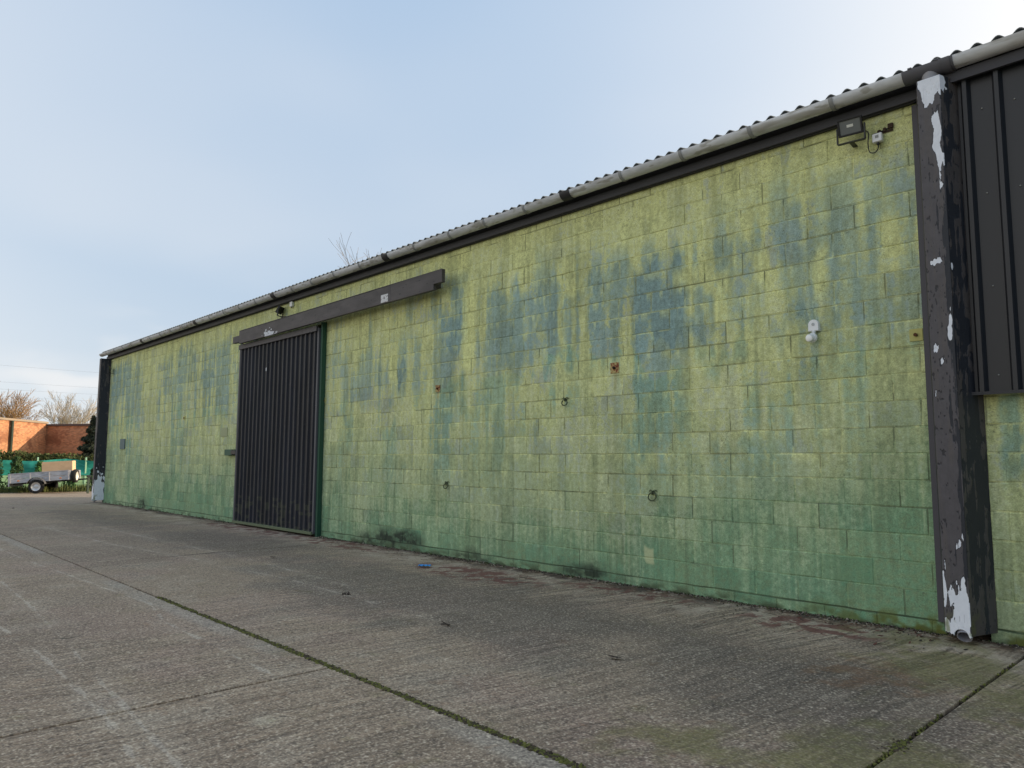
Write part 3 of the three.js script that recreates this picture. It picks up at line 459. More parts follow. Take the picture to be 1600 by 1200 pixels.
{
  const gm = new THREE.MeshStandardMaterial({ map: tex(1024, 1024, (a, b, o) => concrete(60 + a * 8, 60 + b * 8, o)), roughness: 0.94 }); gm.map.wrapS = gm.map.wrapT = THREE.MirroredRepeatWrapping;
  for (const s of [[-36, -23.6, -0.3, 4.085], [-36, -24.5, 4.085, 8.2], [-36, -23.6, -9, -0.3], [5.4, 12, -0.3, 4.085], [2.6, 12, 4.085, 8.2], [-36, -24.5, 8.2, 16], [-24.5, -11.25, 8.2, 16], [-11.25, 0, 8.2, 16], [0, 12, 8.2, 16]]) slab(...s, 0, 0, gm);
  // soil below the joints and the open ground beyond
  const em = new THREE.MeshStandardMaterial({ map: tex(512, 512, (u, v, o) => { const n = fbm(u * 24, v * 24, 4), f = vn(u * 240, v * 240); o[0] = 92; o[1] = 92; o[2] = 62; lerp3(o, [78, 94, 52], sst(0.4, 0.6, n)); lerp3(o, [120, 112, 86], sst(0.6, 0.9, f) * 0.5); }), roughness: 1 });
  em.map.wrapS = em.map.wrapT = THREE.RepeatWrapping; em.map.repeat.set(60, 60);
  const gr = mesh('ground', new THREE.PlaneGeometry(900, 900).rotateX(-Math.PI / 2).translate(0, -0.06, 0), em); gr.userData.kind = 'structure'; scene.add(gr);
}
// moss growing in the joints
{
  const r = rng(31), g = new THREE.IcosahedronGeometry(1, 0), N = 7000, im = new THREE.InstancedMesh(g, new THREE.MeshStandardMaterial({ color: 0xffffff, roughness: 1 }), N);
  const m = new THREE.Matrix4(), q = new THREE.Quaternion(), c = new THREE.Color(); let n = 0;
  while (n < N) {
    const t = r(); let x, z, s = 0.006 + r() * 0.009;
    if (t < 0.76) { x = -5.6 + r() * 6.4; z = 4.085 + (r() + r() - 1) * 0.028; if (vn(x * 1.6 + 4, 2.2) + vn(x * 6, 9) * 0.4 < 0.3 + (x < -4.5 ? 0.3 : 0)) continue; }
    else if (t < 0.96) { z = 0.1 + r() * 4; x = 0.9 + (r() - 0.5) * 0.03; if (vn(z * 2.6 + 8, 5) < 0.42 || r() < 0.72) continue; s *= 0.7; }
    else { z = 2.75 + (r() - 0.5) * (r() - 0.5) * 0.7; x = 0.9 + (r() - 0.5) * (r() - 0.5) * 0.26; s *= 0.8; }
    const y = -0.012 + r() * 0.012; q.setFromEuler(new THREE.Euler(r() * 6, r() * 6, r() * 6));
    m.compose(V(x, y, z), q, V(s, s * 0.8, s)); im.setMatrixAt(n, m);
    const k = 0.6 + r() * 0.8; c.setRGB(0.10 * k, 0.105 * k, 0.024 * k); if (r() < 0.35) c.setRGB(0.05 * k, 0.038 * k, 0.024 * k); im.setColorAt(n, c); n++;
  }
  im.name = 'joint_moss'; im.userData = { kind: 'stuff', label: 'dark green moss growing in the concrete joints', category: 'moss' }; im.castShadow = im.receiveShadow = true; scene.add(im);
}
// fallen leaves and crumbs along the wall foot
{
  const r = rng(8), s = new THREE.Shape(); s.moveTo(0, -1); s.quadraticCurveTo(0.7, -0.2, 0, 1); s.quadraticCurveTo(-0.7, -0.2, 0, -1);
  const g = new THREE.ShapeGeometry(s, 3).rotateX(-Math.PI / 2), p = g.attributes.position; for (let i = 0; i < p.count; i++) p.setY(i, 0.35 * p.getX(i) * p.getX(i) + 0.12 * p.getZ(i) * p.getZ(i)); g.computeVertexNormals();
  const N = 2600, im = new THREE.InstancedMesh(g, new THREE.MeshStandardMaterial({ color: 0xffffff, roughness: 1, side: THREE.DoubleSide }), N), m = new THREE.Matrix4(), q = new THREE.Quaternion(), c = new THREE.Color(); let n = 0;
  while (n < N) {
    const x = -22 + Math.pow(r(), 0.55) * 22.6, z = 0.04 + (r() < 0.6 ? r() * r() * 0.5 : r() * r() * 1.3); if (vn(x * 1.7, 3.3) + vn(x * 0.6, 8) * 0.6 < 0.62) { if (r() < 0.75) continue; }
    if (z < 0.19 && x > -13.3 && x < -9.7) continue; if (x > 0.3 && z < 0.35) continue;
    const k = 0.007 + r() * r() * 0.022; q.setFromEuler(new THREE.Euler((r() - 0.5) * 0.7, r() * 6.3, (r() - 0.5) * 0.7)); m.compose(V(x, 0.003 + r() * 0.004, z), q, V(k, k, k)); im.setMatrixAt(n, m);
    const b = 0.5 + r(); if (r() < 0.55) c.setRGB(0.085 * b, 0.035 * b, 0.025 * b); else c.setRGB(0.045 * b, 0.036 * b, 0.026 * b); im.setColorAt(n, c); n++;
  }
  im.name = 'leaf_litter'; im.userData = { kind: 'stuff', label: 'small brown and reddish leaf litter along the wall foot', category: 'leaves' }; im.receiveShadow = im.castShadow = true; scene.add(im);
  { // crumbs of soil, grit and moss lying in the angle between wall and concrete
    const M = 4200, cm = new THREE.InstancedMesh(new THREE.IcosahedronGeometry(1, 0), new THREE.MeshStandardMaterial({ color: 0xffffff, roughness: 1 }), M); let k = 0;
    while (k < M) { const x = -22.9 + Math.pow(r(), 0.6) * 24, z = r() * r() * (0.05 + 0.16 * vn(x * 1.3, 4)) + 0.004; if (x > -13.4 && x < -9.7) continue; if (x > 0.3 && x < 0.65 && z > 0.02) continue; if (vn(x * 2.2, 6.6) < 0.3 && r() < 0.8) continue;
      const sz = 0.003 + r() * r() * 0.013, b = 0.5 + r(); q.setFromEuler(new THREE.Euler(r() * 6, r() * 6, r() * 6)); m.compose(V(x, sz * 0.4, z), q, V(sz, sz * 0.6, sz * 0.9)); cm.setMatrixAt(k, m); const t = r(); if (t < 0.4) c.setRGB(0.05 * b, 0.04 * b, 0.03 * b); else if (t < 0.7) c.setRGB(0.2 * b, 0.175 * b, 0.14 * b); else c.setRGB(0.055 * b, 0.07 * b, 0.022 * b); cm.setColorAt(k, c); k++; }
    cm.name = 'wall_foot_grit'; cm.userData = { kind: 'stuff', label: 'soil crumbs, grit and moss lying along the wall foot', category: 'debris' }; cm.castShadow = cm.receiveShadow = true; scene.add(cm);
  }
  // a few larger dead leaf clumps on the open concrete
  const lm = std(0x3a2f28, 1, 0, { side: THREE.DoubleSide });
  [[-1.03, 2.53, 'curled dark dead leaf lying on ridged concrete near the column'], [-2.65, 2.76, 'small crumpled dark leaf alone on the bare slab'], [-4.46, 2.63, 'flat dark leaf on the concrete below the first rusty plate'], [-7.6, 1.9, 'dark wisp of dead leaf on concrete in front of the door jamb'], [-21.6, 2.6, 'tiny dark clod on the concrete near the far column']].forEach(([x, z, label]) => {
    const gs = []; for (let k = 0; k < 6; k++) { const h = g.clone().scale(0.022 + r() * 0.016, 0.03, 0.03 + r() * 0.022).rotateY(r() * 6).rotateZ((r() - 0.5) * 0.9).translate((r() - 0.5) * 0.07, 0.006 + r() * 0.012, (r() - 0.5) * 0.05); gs.push(h); }
    const o = mesh('dead_leaf', gs, lm); o.position.set(x, 0.0, z); tag(o, label, 'leaf');
  });
  const sc = new THREE.PlaneGeometry(0.16, 0.10, 6, 4).rotateX(-Math.PI / 2), sp = sc.attributes.position; for (let i = 0; i < sp.count; i++) sp.setY(i, 0.008 + 0.022 * Math.abs(Math.sin(sp.getX(i) * 60 + sp.getZ(i) * 40))); sc.computeVertexNormals();
  const pl = mesh('plastic_scrap', sc, std(0x2a9cf0, 0.4, 0, { side: THREE.DoubleSide })); pl.position.set(-5.48, 0.001, 0.86); pl.rotation.y = 0.6; tag(pl, 'crumpled scrap of bright blue plastic on the concrete', 'litter');
}

// ------------------------------------------------------------------ fittings on the wall
const blk = std(0x17181b, 0.45), white = std(0xdfe2e2, 0.45), lens = new THREE.MeshPhysicalMaterial({ color: 0x6c6f70, roughness: 0.12, clearcoat: 0.6, clearcoatRoughness: 0.1 });
function floodlight(pos, ry, rx, s, label) {
  const t = thing('floodlight', label, 'floodlight', pos, undefined); t.rotation.y = ry;
  const h = new THREE.Group(); h.name = 'lamp_head'; t.add(h); h.rotation.x = rx; h.position.set(0, 0, 0.17 * s);
  mesh('housing', [rbox(-0.115 * s, 0.115 * s, -0.085 * s, 0.085 * s, -0.03 * s, 0.0, 0.006 * s), rbox(-0.115 * s, 0.115 * s, 0.068 * s, 0.085 * s, 0.0, 0.014 * s, 0.003 * s), rbox(-0.115 * s, 0.115 * s, -0.085 * s, -0.068 * s, 0.0, 0.014 * s, 0.003 * s), rbox(-0.115 * s, -0.098 * s, -0.068 * s, 0.068 * s, 0.0, 0.014 * s, 0.003 * s), rbox(0.098 * s, 0.115 * s, -0.068 * s, 0.068 * s, 0.0, 0.014 * s, 0.003 * s)], blk, h);
  mesh('reflector', box(-0.096 * s, 0.096 * s, -0.066 * s, 0.066 * s, 0.001, 0.004), lens, h);
  mesh('led_chip', box(-0.03 * s, 0.03 * s, -0.004 * s, 0.022 * s, 0.0045, 0.007), std(0xcfcfc6, 0.4), h);
  const b = 0.128 * s;
  mesh('bracket', [rbox(-b - 0.006, -b + 0.006, -0.15 * s, 0.01, 0.135 * s, 0.165 * s, 0.002), rbox(b - 0.006, b + 0.006, -0.15 * s, 0.01, 0.135 * s, 0.165 * s, 0.002), rbox(-b, b, -0.157 * s, -0.147 * s, 0.13 * s, 0.165 * s, 0.002), rbox(-0.02, 0.02, -0.158 * s, -0.146 * s, 0, 0.14 * s, 0.002)], blk, t);
  return t;
}
floodlight([-0.225, 4.365, 0.006], 0.12, 0.32, 0.9, 'black framed floodlight under the eaves beside the near column');
{
  const j = thing('junction_box', 'small white cable junction box hanging beside the floodlight near the column', 'junction box', [-0.02, 4.235, 0.03]);
  mesh('box_body', rbox(-0.042, 0.042, -0.04, 0.04, -0.02, 0.032, 0.010), white, j); mesh('grey_mark', box(-0.014, 0.016, -0.006, 0.02, 0.0325, 0.0335), std(0x8f9390, 0.7), j); mesh('gland', cyl(0.012, 0.012, V(0.0, -0.06, 0.005), V(0.0, -0.038, 0.005), 10), blk, j);
  const cb = tag(mesh('lamp_cable', [tube([V(-0.13, 4.34, 0.08), V(-0.09, 4.30, 0.06), V(-0.10, 4.20, 0.05), V(-0.085, 4.12, 0.05), V(-0.045, 4.105, 0.05), V(-0.02, 4.14, 0.04), V(-0.02, 4.18, 0.035)], 0.005, 40, 6), tube([V(-0.05, 4.29, 0.02), V(-0.02, 4.285, 0.022), V(0.03, 4.30, 0.014), V(0.1, 4.318, 0.014)], 0.006, 20, 6)], blk), 'black cable looping between the near floodlight and its junction box', 'cable');
  const rb = tag(mesh('rusty_strap', [rbox(-0.08, 0.10, 4.275, 4.295, 0.004, 0.010, 0.002).translate(0, 0.0, 0), rbox(0.06, 0.105, 4.30, 4.345, 0.004, 0.024, 0.004), rbox(-0.03, 0.0, 4.29, 4.315, 0.004, 0.02, 0.004), rbox(0.02, 0.045, 4.285, 4.32, 0.004, 0.022, 0.004)], std(0x3a2c20, 0.9)), 'corroded metal strap on the wall above the white junction box', 'bracket');
}
{
  const s = thing('motion_sensor', 'white motion sensor with round swivel head on the green wall', 'sensor', [-0.66, 2.63, 0.004]);
  const sh = new THREE.Shape(); sh.moveTo(-0.044, -0.045); sh.lineTo(0.044, -0.045); sh.lineTo(0.044, 0.015); sh.absarc(0, 0.008, 0.044, 0.15, Math.PI - 0.15, false); sh.closePath();
  mesh('base', new THREE.ExtrudeGeometry(sh, { depth: 0.04, bevelEnabled: true, bevelSize: 0.005, bevelThickness: 0.005, bevelSegments: 3 }), white, s);
  mesh('status_window', new THREE.CylinderGeometry(0.014, 0.014, 0.004, 20).rotateX(Math.PI / 2).translate(0, 0.012, 0.047), std(0x9ea4a6, 0.3), s);
  mesh('swivel', [cyl(0.014, 0.014, V(0, -0.045, 0.03), V(0, -0.075, 0.04), 12), new THREE.TorusGeometry(0.017, 0.004, 8, 18).rotateX(1.3).translate(0, -0.062, 0.035)], white, s);
  const h = mesh('head', [new THREE.SphereGeometry(0.046, 24, 18).scale(0.95, 1, 0.8), cyl(0.042, 0.034, V(-0.004, 0, 0.0), V(-0.012, -0.006, 0.05), 24)], white, s); h.position.set(-0.004, -0.115, 0.055);
  const hl = mesh('sensor_lens', new THREE.SphereGeometry(0.033, 20, 10, 0, Math.PI * 2, 0, Math.PI / 2).scale(1, 0.35, 1).rotateX(Math.PI / 2).translate(-0.016, -0.122, 0.103), std(0xeceeea, 0.25), s);
}
floodlight([-11.30, 4.33, 0.006], -0.9, -0.5, 0.9, 'small black floodlight tilted upward above the sliding door cover');
{ const j = thing('junction_box', 'little white junction box beside the floodlight over the sliding door', 'junction box', [-11.05, 4.40, 0.006]); mesh('box_body', rbox(-0.05, 0.05, -0.05, 0.05, 0, 0.05, 0.01), white, j); mesh('gland', cyl(0.012, 0.012, V(0.0, -0.075, 0.025), V(0.0, -0.048, 0.025), 10), blk, j); }
floodlight([-22.75, 4.12, 0.006], -0.5, 0.2, 0.9, 'small dark floodlight at the far end of the wall by the far column');
function tetherRing(x, y, r, broken, label) {
  const t = thing('tether_ring', label, 'ring', [x, y, 0.004]), m = std(0x4f5840, 0.85, 0.1);
  mesh('eye', [new THREE.TorusGeometry(0.016, 0.006, 8, 16).rotateY(Math.PI / 2).translate(0, 0.0, 0.018), rbox(-0.022, 0.022, -0.016, 0.016, -0.003, 0.006, 0.003)], m, t);
  mesh('ring', new THREE.TorusGeometry(r, 0.0075, 10, 32, broken ? 4.4 : Math.PI * 2).rotateZ(broken ? -4.0 : 0).rotateX(-0.25).rotateY(0.25).translate(0.004, -r, 0.03), m, t);
  mesh('bent_staple', tube([V(-0.05, 0.012, 0.002), V(-0.025, 0.03, 0.014), V(0.0, 0.012, 0.016), V(0.03, 0.03, 0.014), V(0.05, 0.014, 0.002)], 0.0045, 16, 6), m, t);
}
tetherRing(-2.515, 1.03, 0.044, false, 'round rusty tether ring on the wall closest to the near column');
tetherRing(-6.118, 1.035, 0.036, false, 'small dark tether ring on the low teal streak below the smaller rusty plate');
tetherRing(-3.80, 2.115, 0.036, true, 'broken open tether hook high on the wall left of the larger rusty plate');

// ------------------------------------------------------------------ beyond the yard: trailer
const CAM = [2.338, 6.726];
const polar = (deg, d) => [CAM[0] - Math.sin(deg * Math.PI / 180) * d, CAM[1] - Math.cos(deg * Math.PI / 180) * d];   // bearing from the north of the yard, metres
{
  const t = thing('utility_trailer', 'galvanised single-axle utility trailer parked beside the green netting', 'trailer', [-31.60, 0, -0.10]); t.rotation.y = 1.05;
  const gal = new THREE.MeshStandardMaterial({ map: tex(256, 64, (u, v, o) => { const n = fbm(u * 20, v * 6, 4); o[0] = 150 + n * 50; o[1] = 152 + n * 50; o[2] = 158 + n * 52; lerp3(o, [120, 116, 112], sst(0.6, 0.72, fbm(u * 9 + 4, v * 5, 3)) * 0.4); }), roughness: 0.5, metalness: 0.35 });
  const dk = std(0x2b2b2d, 0.7), rub = std(0x1d1d1e, 0.9), rim = std(0xc9cacb, 0.4, 0.4);
  const bed = new THREE.Group(); bed.name = 'load_bed'; bed.position.set(0, 0.62, 0); bed.rotation.z = 0.075; t.add(bed);
  for (const z of [-0.62, 0.62]) { mesh('side_panel', rbox(-1.0, 1.05, 0.005, 0.175, z - 0.015, z + 0.015), gal, bed); mesh('side_panel', rbox(-1.0, 1.05, -0.175, -0.005, z - 0.02, z + 0.02), gal, bed); }
  mesh('tail_panel', rbox(-1.04, -1.0, -0.29, 0.185, -0.66, 0.66), gal, bed); mesh('front_panel', rbox(1.05, 1.08, -0.17, 0.175, -0.64, 0.64), gal, bed);
  mesh('floor', box(-0.99, 1.04, -0.165, -0.14, -0.6, 0.6), std(0x6b5a44, 0.8), bed);
  mesh('chassis', [rbox(-0.95, 1.1, -0.235, -0.178, -0.45, -0.39), rbox(-0.95, 1.1, -0.235, -0.178, 0.39, 0.45), rbox(-0.03, 0.03, -0.30, -0.24, -0.62, 0.62), rbox(1.08, 1.7, -0.23, -0.17, -0.04, 0.04)], dk, bed);
  for (const z of [-0.5, 0.5]) mesh('tail_light', rbox(-1.07, -1.041, -0.12, 0.0, z - 0.09, z + 0.09, 0.006), std(0x9c1c18, 0.35), bed);
  for (const x of [-0.7, 0.75]) mesh('side_reflector', rbox(x - 0.035, x + 0.035, -0.11, -0.07, 0.6405, 0.65, 0.003), std(0xd87a1c, 0.35), bed);
  mesh('top_rail', rbox(-1.0, 1.05, 0.176, 0.196, 0.595, 0.648, 0.006), gal, bed);
  for (const x of [-0.98, -0.3, 0.36, 1.02]) mesh('side_stake', rbox(x - 0.02, x + 0.02, -0.178, 0.174, 0.6405, 0.66, 0.004), gal, bed);
  for (const z of [-0.76, 0.76]) {
    const w = new THREE.Group(); w.name = 'wheel'; w.position.set(-0.02, 0.265, z); w.scale.setScalar(0.87); t.add(w);
    mesh('tyre', new THREE.LatheGeometry([[0.19, -0.075], [0.27, -0.085], [0.298, -0.06], [0.305, 0], [0.298, 0.06], [0.27, 0.085], [0.19, 0.075]].map(p => new THREE.Vector2(...p)), 36).rotateX(Math.PI / 2), rub, w);
    const sg = Math.sign(z); mesh('rim', [new THREE.LatheGeometry([[0.0, 0.03], [0.06, 0.032], [0.075, 0.012], [0.12, 0.008], [0.135, 0.045], [0.185, 0.06], [0.197, 0.07]].map(p => new THREE.Vector2(...p)), 32).rotateX(Math.PI / 2).scale(1, 1, sg)], std(0xc9cacb, 0.4, 0.4, { side: THREE.DoubleSide }), w);
    mesh('mudguard', new THREE.CylinderGeometry(0.32, 0.32, 0.2, 28, 1, true, -Math.PI * 0.42, Math.PI * 0.84).rotateX(-Math.PI / 2).rotateZ(Math.PI).rotateZ(Math.PI).translate(-0.02, 0.29, z), std(0x59595c, 0.6, 0, { side: THREE.DoubleSide }), t);
  }
  const sw = new THREE.Group(); sw.name = 'spare_wheel'; sw.position.set(1.20, 0.66, 0.40); sw.rotation.y = Math.PI / 2; t.add(sw);
  mesh('tyre', new THREE.LatheGeometry([[0.17, -0.07], [0.23, -0.08], [0.258, -0.05], [0.262, 0], [0.258, 0.05], [0.23, 0.08], [0.17, 0.07]].map(p => new THREE.Vector2(...p)), 32).rotateX(Math.PI / 2), rub, sw);
  mesh('rim', new THREE.LatheGeometry([[0.0, 0.02], [0.1, 0.01], [0.15, 0.05], [0.176, 0.065]].map(p => new THREE.Vector2(...p)), 28).rotateX(Math.PI / 2), std(0xd8d6d0, 0.4, 0.2, { side: THREE.DoubleSide }), sw);
  const cb = thing('cardboard_box', 'long plain brown cardboard box standing in the trailer', 'box', [-31.35, 0.60, -0.55]); cb.rotation.set(0, 1.05, 0.06);
  const cm = new THREE.MeshStandardMaterial({ map: tex(64, 64, (u, v, o) => { const n = fbm(u * 6, v * 6, 3); o[0] = 206 + n * 20; o[1] = 172 + n * 20; o[2] = 136 + n * 18; }), roughness: 0.9 });
  mesh('carton', rbox(-0.56, 0.52, 0, 0.62, -0.2, 0.2, 0.008), cm, cb); mesh('top_flap', rbox(-0.56, 0.50, 0.621, 0.628, -0.2, -0.004, 0.002), cm, cb); mesh('packing_tape', box(-0.54, 0.49, 0.6285, 0.6295, -0.03, 0.02), std(0xb89a6a, 0.3), cb);
}
// ------------------------------------------------------------------ foliage built from many small leaves
function leaves(r, N, shape, size) {            // shape(r) returns a point; every leaf is a bent pair of triangles
  const P = []; const a = V(0, 0, 0), q = new THREE.Quaternion();
  for (let i = 0; i < N; i++) { const c = shape(r); if (!c) { i--; continue; } q.setFromEuler(new THREE.Euler(r() * 6.3, r() * 6.3, r() * 6.3)); const s = size * (0.6 + r() * 0.8); const v = [[-0.5, 0, 0], [0, 0.12, -0.28], [0.5, 0, 0], [0, 0.12, 0.28]].map(p => a.set(...p).multiplyScalar(s).applyQuaternion(q).add(c).toArray()); P.push(...v[0], ...v[1], ...v[2], ...v[0], ...v[2], ...v[3]); }
  const g = new THREE.BufferGeometry(); g.setAttribute('position', new THREE.Float32BufferAttribute(P, 3)); g.computeVertexNormals(); g.setAttribute('uv', new THREE.Float32BufferAttribute(new Float32Array(P.length / 3 * 2), 2)); return g;
}
const leafMat = hex => new THREE.MeshPhysicalMaterial({ color: hex, roughness: 0.9, side: THREE.DoubleSide, transmission: 0.2, thickness: 0 });
const barkMat = std(0x5b4a38, 0.95);
function shrub(x, z, h, w, hex, seed, label) {
  const t = thing('evergreen_shrub', label, 'shrub', [x, -0.06, z], 'shrubs in front of the green netting'), r = rng(seed);
  mesh('foliage', leaves(r, 900, q => { const k = Math.pow(q(), 0.7), a = q() * 6.283, R = (0.25 + 0.75 * Math.pow(1 - k, 0.6)) * w * Math.sqrt(0.25 + 0.75 * q()) * (0.75 + 0.25 * Math.sin(a * 3 + k * 9)); return V(Math.cos(a) * R, 0.1 + k * h, Math.sin(a) * R); }, 0.11), leafMat(hex), t);
  mesh('stem', cyl(0.03, 0.01, V(0, 0, 0), V(0.02, h * 0.8, 0), 6), barkMat, t);
}
[[80.2, 35.6, 1.35, 0.40, 0x3c5a2a, 'bushy dark green shrub standing behind the trailer tail'], [78.9, 36.0, 1.15, 0.42, 0x4f7a34, 'rounded bright green shrub behind the trailer middle'], [77.2, 36.2, 1.05, 0.30, 0x46703a, 'small green shrub at the edge of the cardboard box'], [75.75, 35.4, 0.9, 0.42, 0x37502c, 'low dark shrub beyond the spare wheel'], [81.3, 35.4, 1.5, 0.4, 0x405e2e, 'leafy shrub beside the left end of the trailer']].forEach(([b, d, h, w, c, l], i) => { const [x, z] = polar(b, d); shrub(x, z, h, w, c, 50 + i, l); });
{ // rough grass strip along the fence
  const r = rng(66), P = []; for (let i = 0; i < 9000; i++) { const b = 74 + r() * 11, d = 34.9 + r() * 2.6, [x, z] = polar(b, d), h = 0.06 + r() * r() * 0.34, a = r() * 6.28, w = 0.018, lx = (r() - 0.5) * 0.14, lz = (r() - 0.5) * 0.14; P.push(x - Math.cos(a) * w, -0.05, z - Math.sin(a) * w, x + Math.cos(a) * w, -0.05, z + Math.sin(a) * w, x + lx, h, z + lz); }
  const g = new THREE.BufferGeometry(); g.setAttribute('position', new THREE.Float32BufferAttribute(P, 3)); g.computeVertexNormals();
  const m = mesh('grass_strip', g, std(0x5b6438, 1, 0, { side: THREE.DoubleSide })); m.userData = { kind: 'stuff', label: 'rough grass and weeds along the foot of the fence', category: 'grass' }; scene.add(m);
}
{ // netting fence: teal net above pale green boards
  const f = thing('netting_fence', 'teal mesh netting above pale green boards behind the trailer', 'fence');
  const A = polar(88, 40), B = polar(72, 38), n = 60, P = [], U = [], at = t => [mix(A[0], B[0], t), mix(A[1], B[1], t)];
  const dx = B[0] - A[0], dz = B[1] - A[1], L = Math.hypot(dx, dz), nx = dz / L, nz = -dx / L;
  const pt = (t, v) => { const [x, z] = at(t), w = Math.sin(t * 40) * 0.06 + Math.sin(t * 17 + v * 3) * 0.09, y = mix(0.62 + Math.sin(t * 23) * 0.03, 1.30 - 0.07 * Math.abs(Math.sin(t * 9.4)) + Math.sin(t * 31) * 0.02, v); return [x + nx * w, y, z + nz * w]; };
  for (let i = 0; i < n; i++) for (let j = 0; j < 4; j++) { const a = pt(i / n, j / 4), b = pt((i + 1) / n, j / 4), c = pt((i + 1) / n, (j + 1) / 4), d = pt(i / n, (j + 1) / 4); P.push(...a, ...b, ...c, ...a, ...c, ...d); for (const [s, k] of [[i, j], [i + 1, j], [i + 1, j + 1], [i, j], [i + 1, j + 1], [i, j + 1]]) U.push(s / n, k / 4); }
  const g = new THREE.BufferGeometry(); g.setAttribute('position', new THREE.Float32BufferAttribute(P, 3)); g.setAttribute('uv', new THREE.Float32BufferAttribute(U, 2)); g.computeVertexNormals();
  mesh('net', g, new THREE.MeshPhysicalMaterial({ map: tex(1024, 64, (u, v, o) => { const k = fbm(u * 60, v * 4, 4); o[0] = 20 + k * 30; o[1] = 118 + k * 60; o[2] = 108 + k * 50; lerp3(o, [120, 190, 176], sst(0.03, 0.0, Math.abs(v - 0.5 - 0.4 * Math.sin(u * 21))) * 0.5); }), roughness: 0.8, side: THREE.DoubleSide, transmission: 0.25, thickness: 0 }), f);
  const bm = std(0x9ac08e, 0.8), pm = std(0x8fb89c, 0.7);
  for (let i = 0; i < 6; i++) { const [x0, z0] = at(i / 6 + 0.002), [x1, z1] = at((i + 1) / 6 - 0.002); for (const [ya, yb] of [[-0.06, 0.27], [0.28, 0.60]]) { const w = Math.hypot(x1 - x0, z1 - z0), q = new THREE.BoxGeometry(w, yb - ya, 0.03).rotateY(-Math.atan2(z1 - z0, x1 - x0)).translate((x0 + x1) / 2, (ya + yb) / 2, (z0 + z1) / 2); mesh('board', q, bm, f); } const [px, pz] = at(i / 6 + 0.07); mesh('post', rbox(px - 0.03, px + 0.03, -0.1, 1.38, pz - 0.03, pz + 0.03), pm, f); }
}
{ // clipped hedge
  const r = rng(90), A = polar(88, 47), B = polar(72.5, 45); const h = thing('clipped_hedge', 'low clipped hedge between the netting and the brick building', 'hedge');
  mesh('foliage', leaves(r, 16000, q => { const t = q(), w = (q() - 0.5) * 1.1, top = 1.40 + 0.10 * Math.sin(t * 40) + 0.10 * vn(t * 60, 3) + (t > 0.45 && t < 0.62 ? 0.14 : 0); return V(mix(A[0], B[0], t), Math.pow(q(), 0.6) * top, mix(A[1], B[1], t) + w); }, 0.16), leafMat(0x57612f), h);
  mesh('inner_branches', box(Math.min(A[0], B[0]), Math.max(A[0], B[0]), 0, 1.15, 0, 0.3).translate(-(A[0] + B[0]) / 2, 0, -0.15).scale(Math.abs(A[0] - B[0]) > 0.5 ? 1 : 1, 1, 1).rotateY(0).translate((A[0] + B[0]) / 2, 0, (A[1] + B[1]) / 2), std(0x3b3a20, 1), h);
}
{ // brick building with a wing set at an angle
  const b = thing('brick_building', 'flat roofed orange brick building with a darker wing set at an angle', 'building');
  const bt = tex(1024, 512, (u, v, o) => { const X = u * 9, Y = v * 4.5, row = Math.floor(Y / 0.075), bx = X / 0.225 + (row & 1) * 0.5, id = TAB[(row * 197 + Math.floor(bx) * 61) & 65535], fy = Y / 0.075 - row, fx = bx - Math.floor(bx); o[0] = 164 + id * 44; o[1] = 112 + id * 34; o[2] = 80 + id * 24; lerp3(o, [178, 160, 140], (fy < 0.14 || fx < 0.05) ? 0.7 : 0); lerp3(o, [116, 72, 52], sst(0.5, 0.7, fbm(X * 1.3, Y * 1.6, 4)) * 0.5); });
  bt.wrapS = bt.wrapT = THREE.RepeatWrapping;
  const bm = new THREE.MeshStandardMaterial({ map: bt, roughness: 0.95 });
  const wall = (name, p, q, h, d) => { const L = Math.hypot(q[0] - p[0], q[1] - p[1]), g = new THREE.BoxGeometry(L, h, d).translate(0, h / 2, -d / 2 - 0.0); const pos = g.attributes.position, u = []; for (let i = 0; i < pos.count; i++) u.push(pos.getX(i) / 9, pos.getY(i) / 4.5); g.setAttribute('uv', new THREE.Float32BufferAttribute(u, 2)); const a = -Math.atan2(q[1] - p[1], q[0] - p[0]); g.rotateY(a).translate((p[0] + q[0]) / 2, -0.06, (p[1] + q[1]) / 2); const m = mesh(name, g, bm, b); return { m, a, p, q, L, h, d }; };
  const Bc = polar(78.7, 60), A0 = polar(81.3, 55), C0 = polar(76, 57);
  const ex = (p, q, k) => [p[0] + (q[0] - p[0]) * k, p[1] + (q[1] - p[1]) * k];
  const W1 = wall('main_wall', ex(Bc, A0, 3.2), Bc, 3.72, 6), W2 = wall('wing_wall', Bc, ex(Bc, C0, 2.6), 3.55, 6);
  for (const w of [W1, W2]) { const g = rbox(-w.L / 2 - 0.05, w.L / 2 + 0.05, w.h, w.h + 0.14, -w.d, 0.08, 0.01).rotateY(w.a).translate((w.p[0] + w.q[0]) / 2, -0.058 + (w === W2 ? 0.004 : 0), (w.p[1] + w.q[1]) / 2); mesh('coping', g, std(w === W1 ? 0x9a8a78 : 0x5a4a44, 0.8), w.m); }
  const dp = ex(Bc, A0, 0.78); mesh('downpipe', cyl(0.09, 0.09, V(dp[0] + 0.13, 0, dp[1] - 0.08), V(dp[0] + 0.13, 3.66, dp[1] - 0.08), 10), std(0x1f3327, 0.6), b);
}
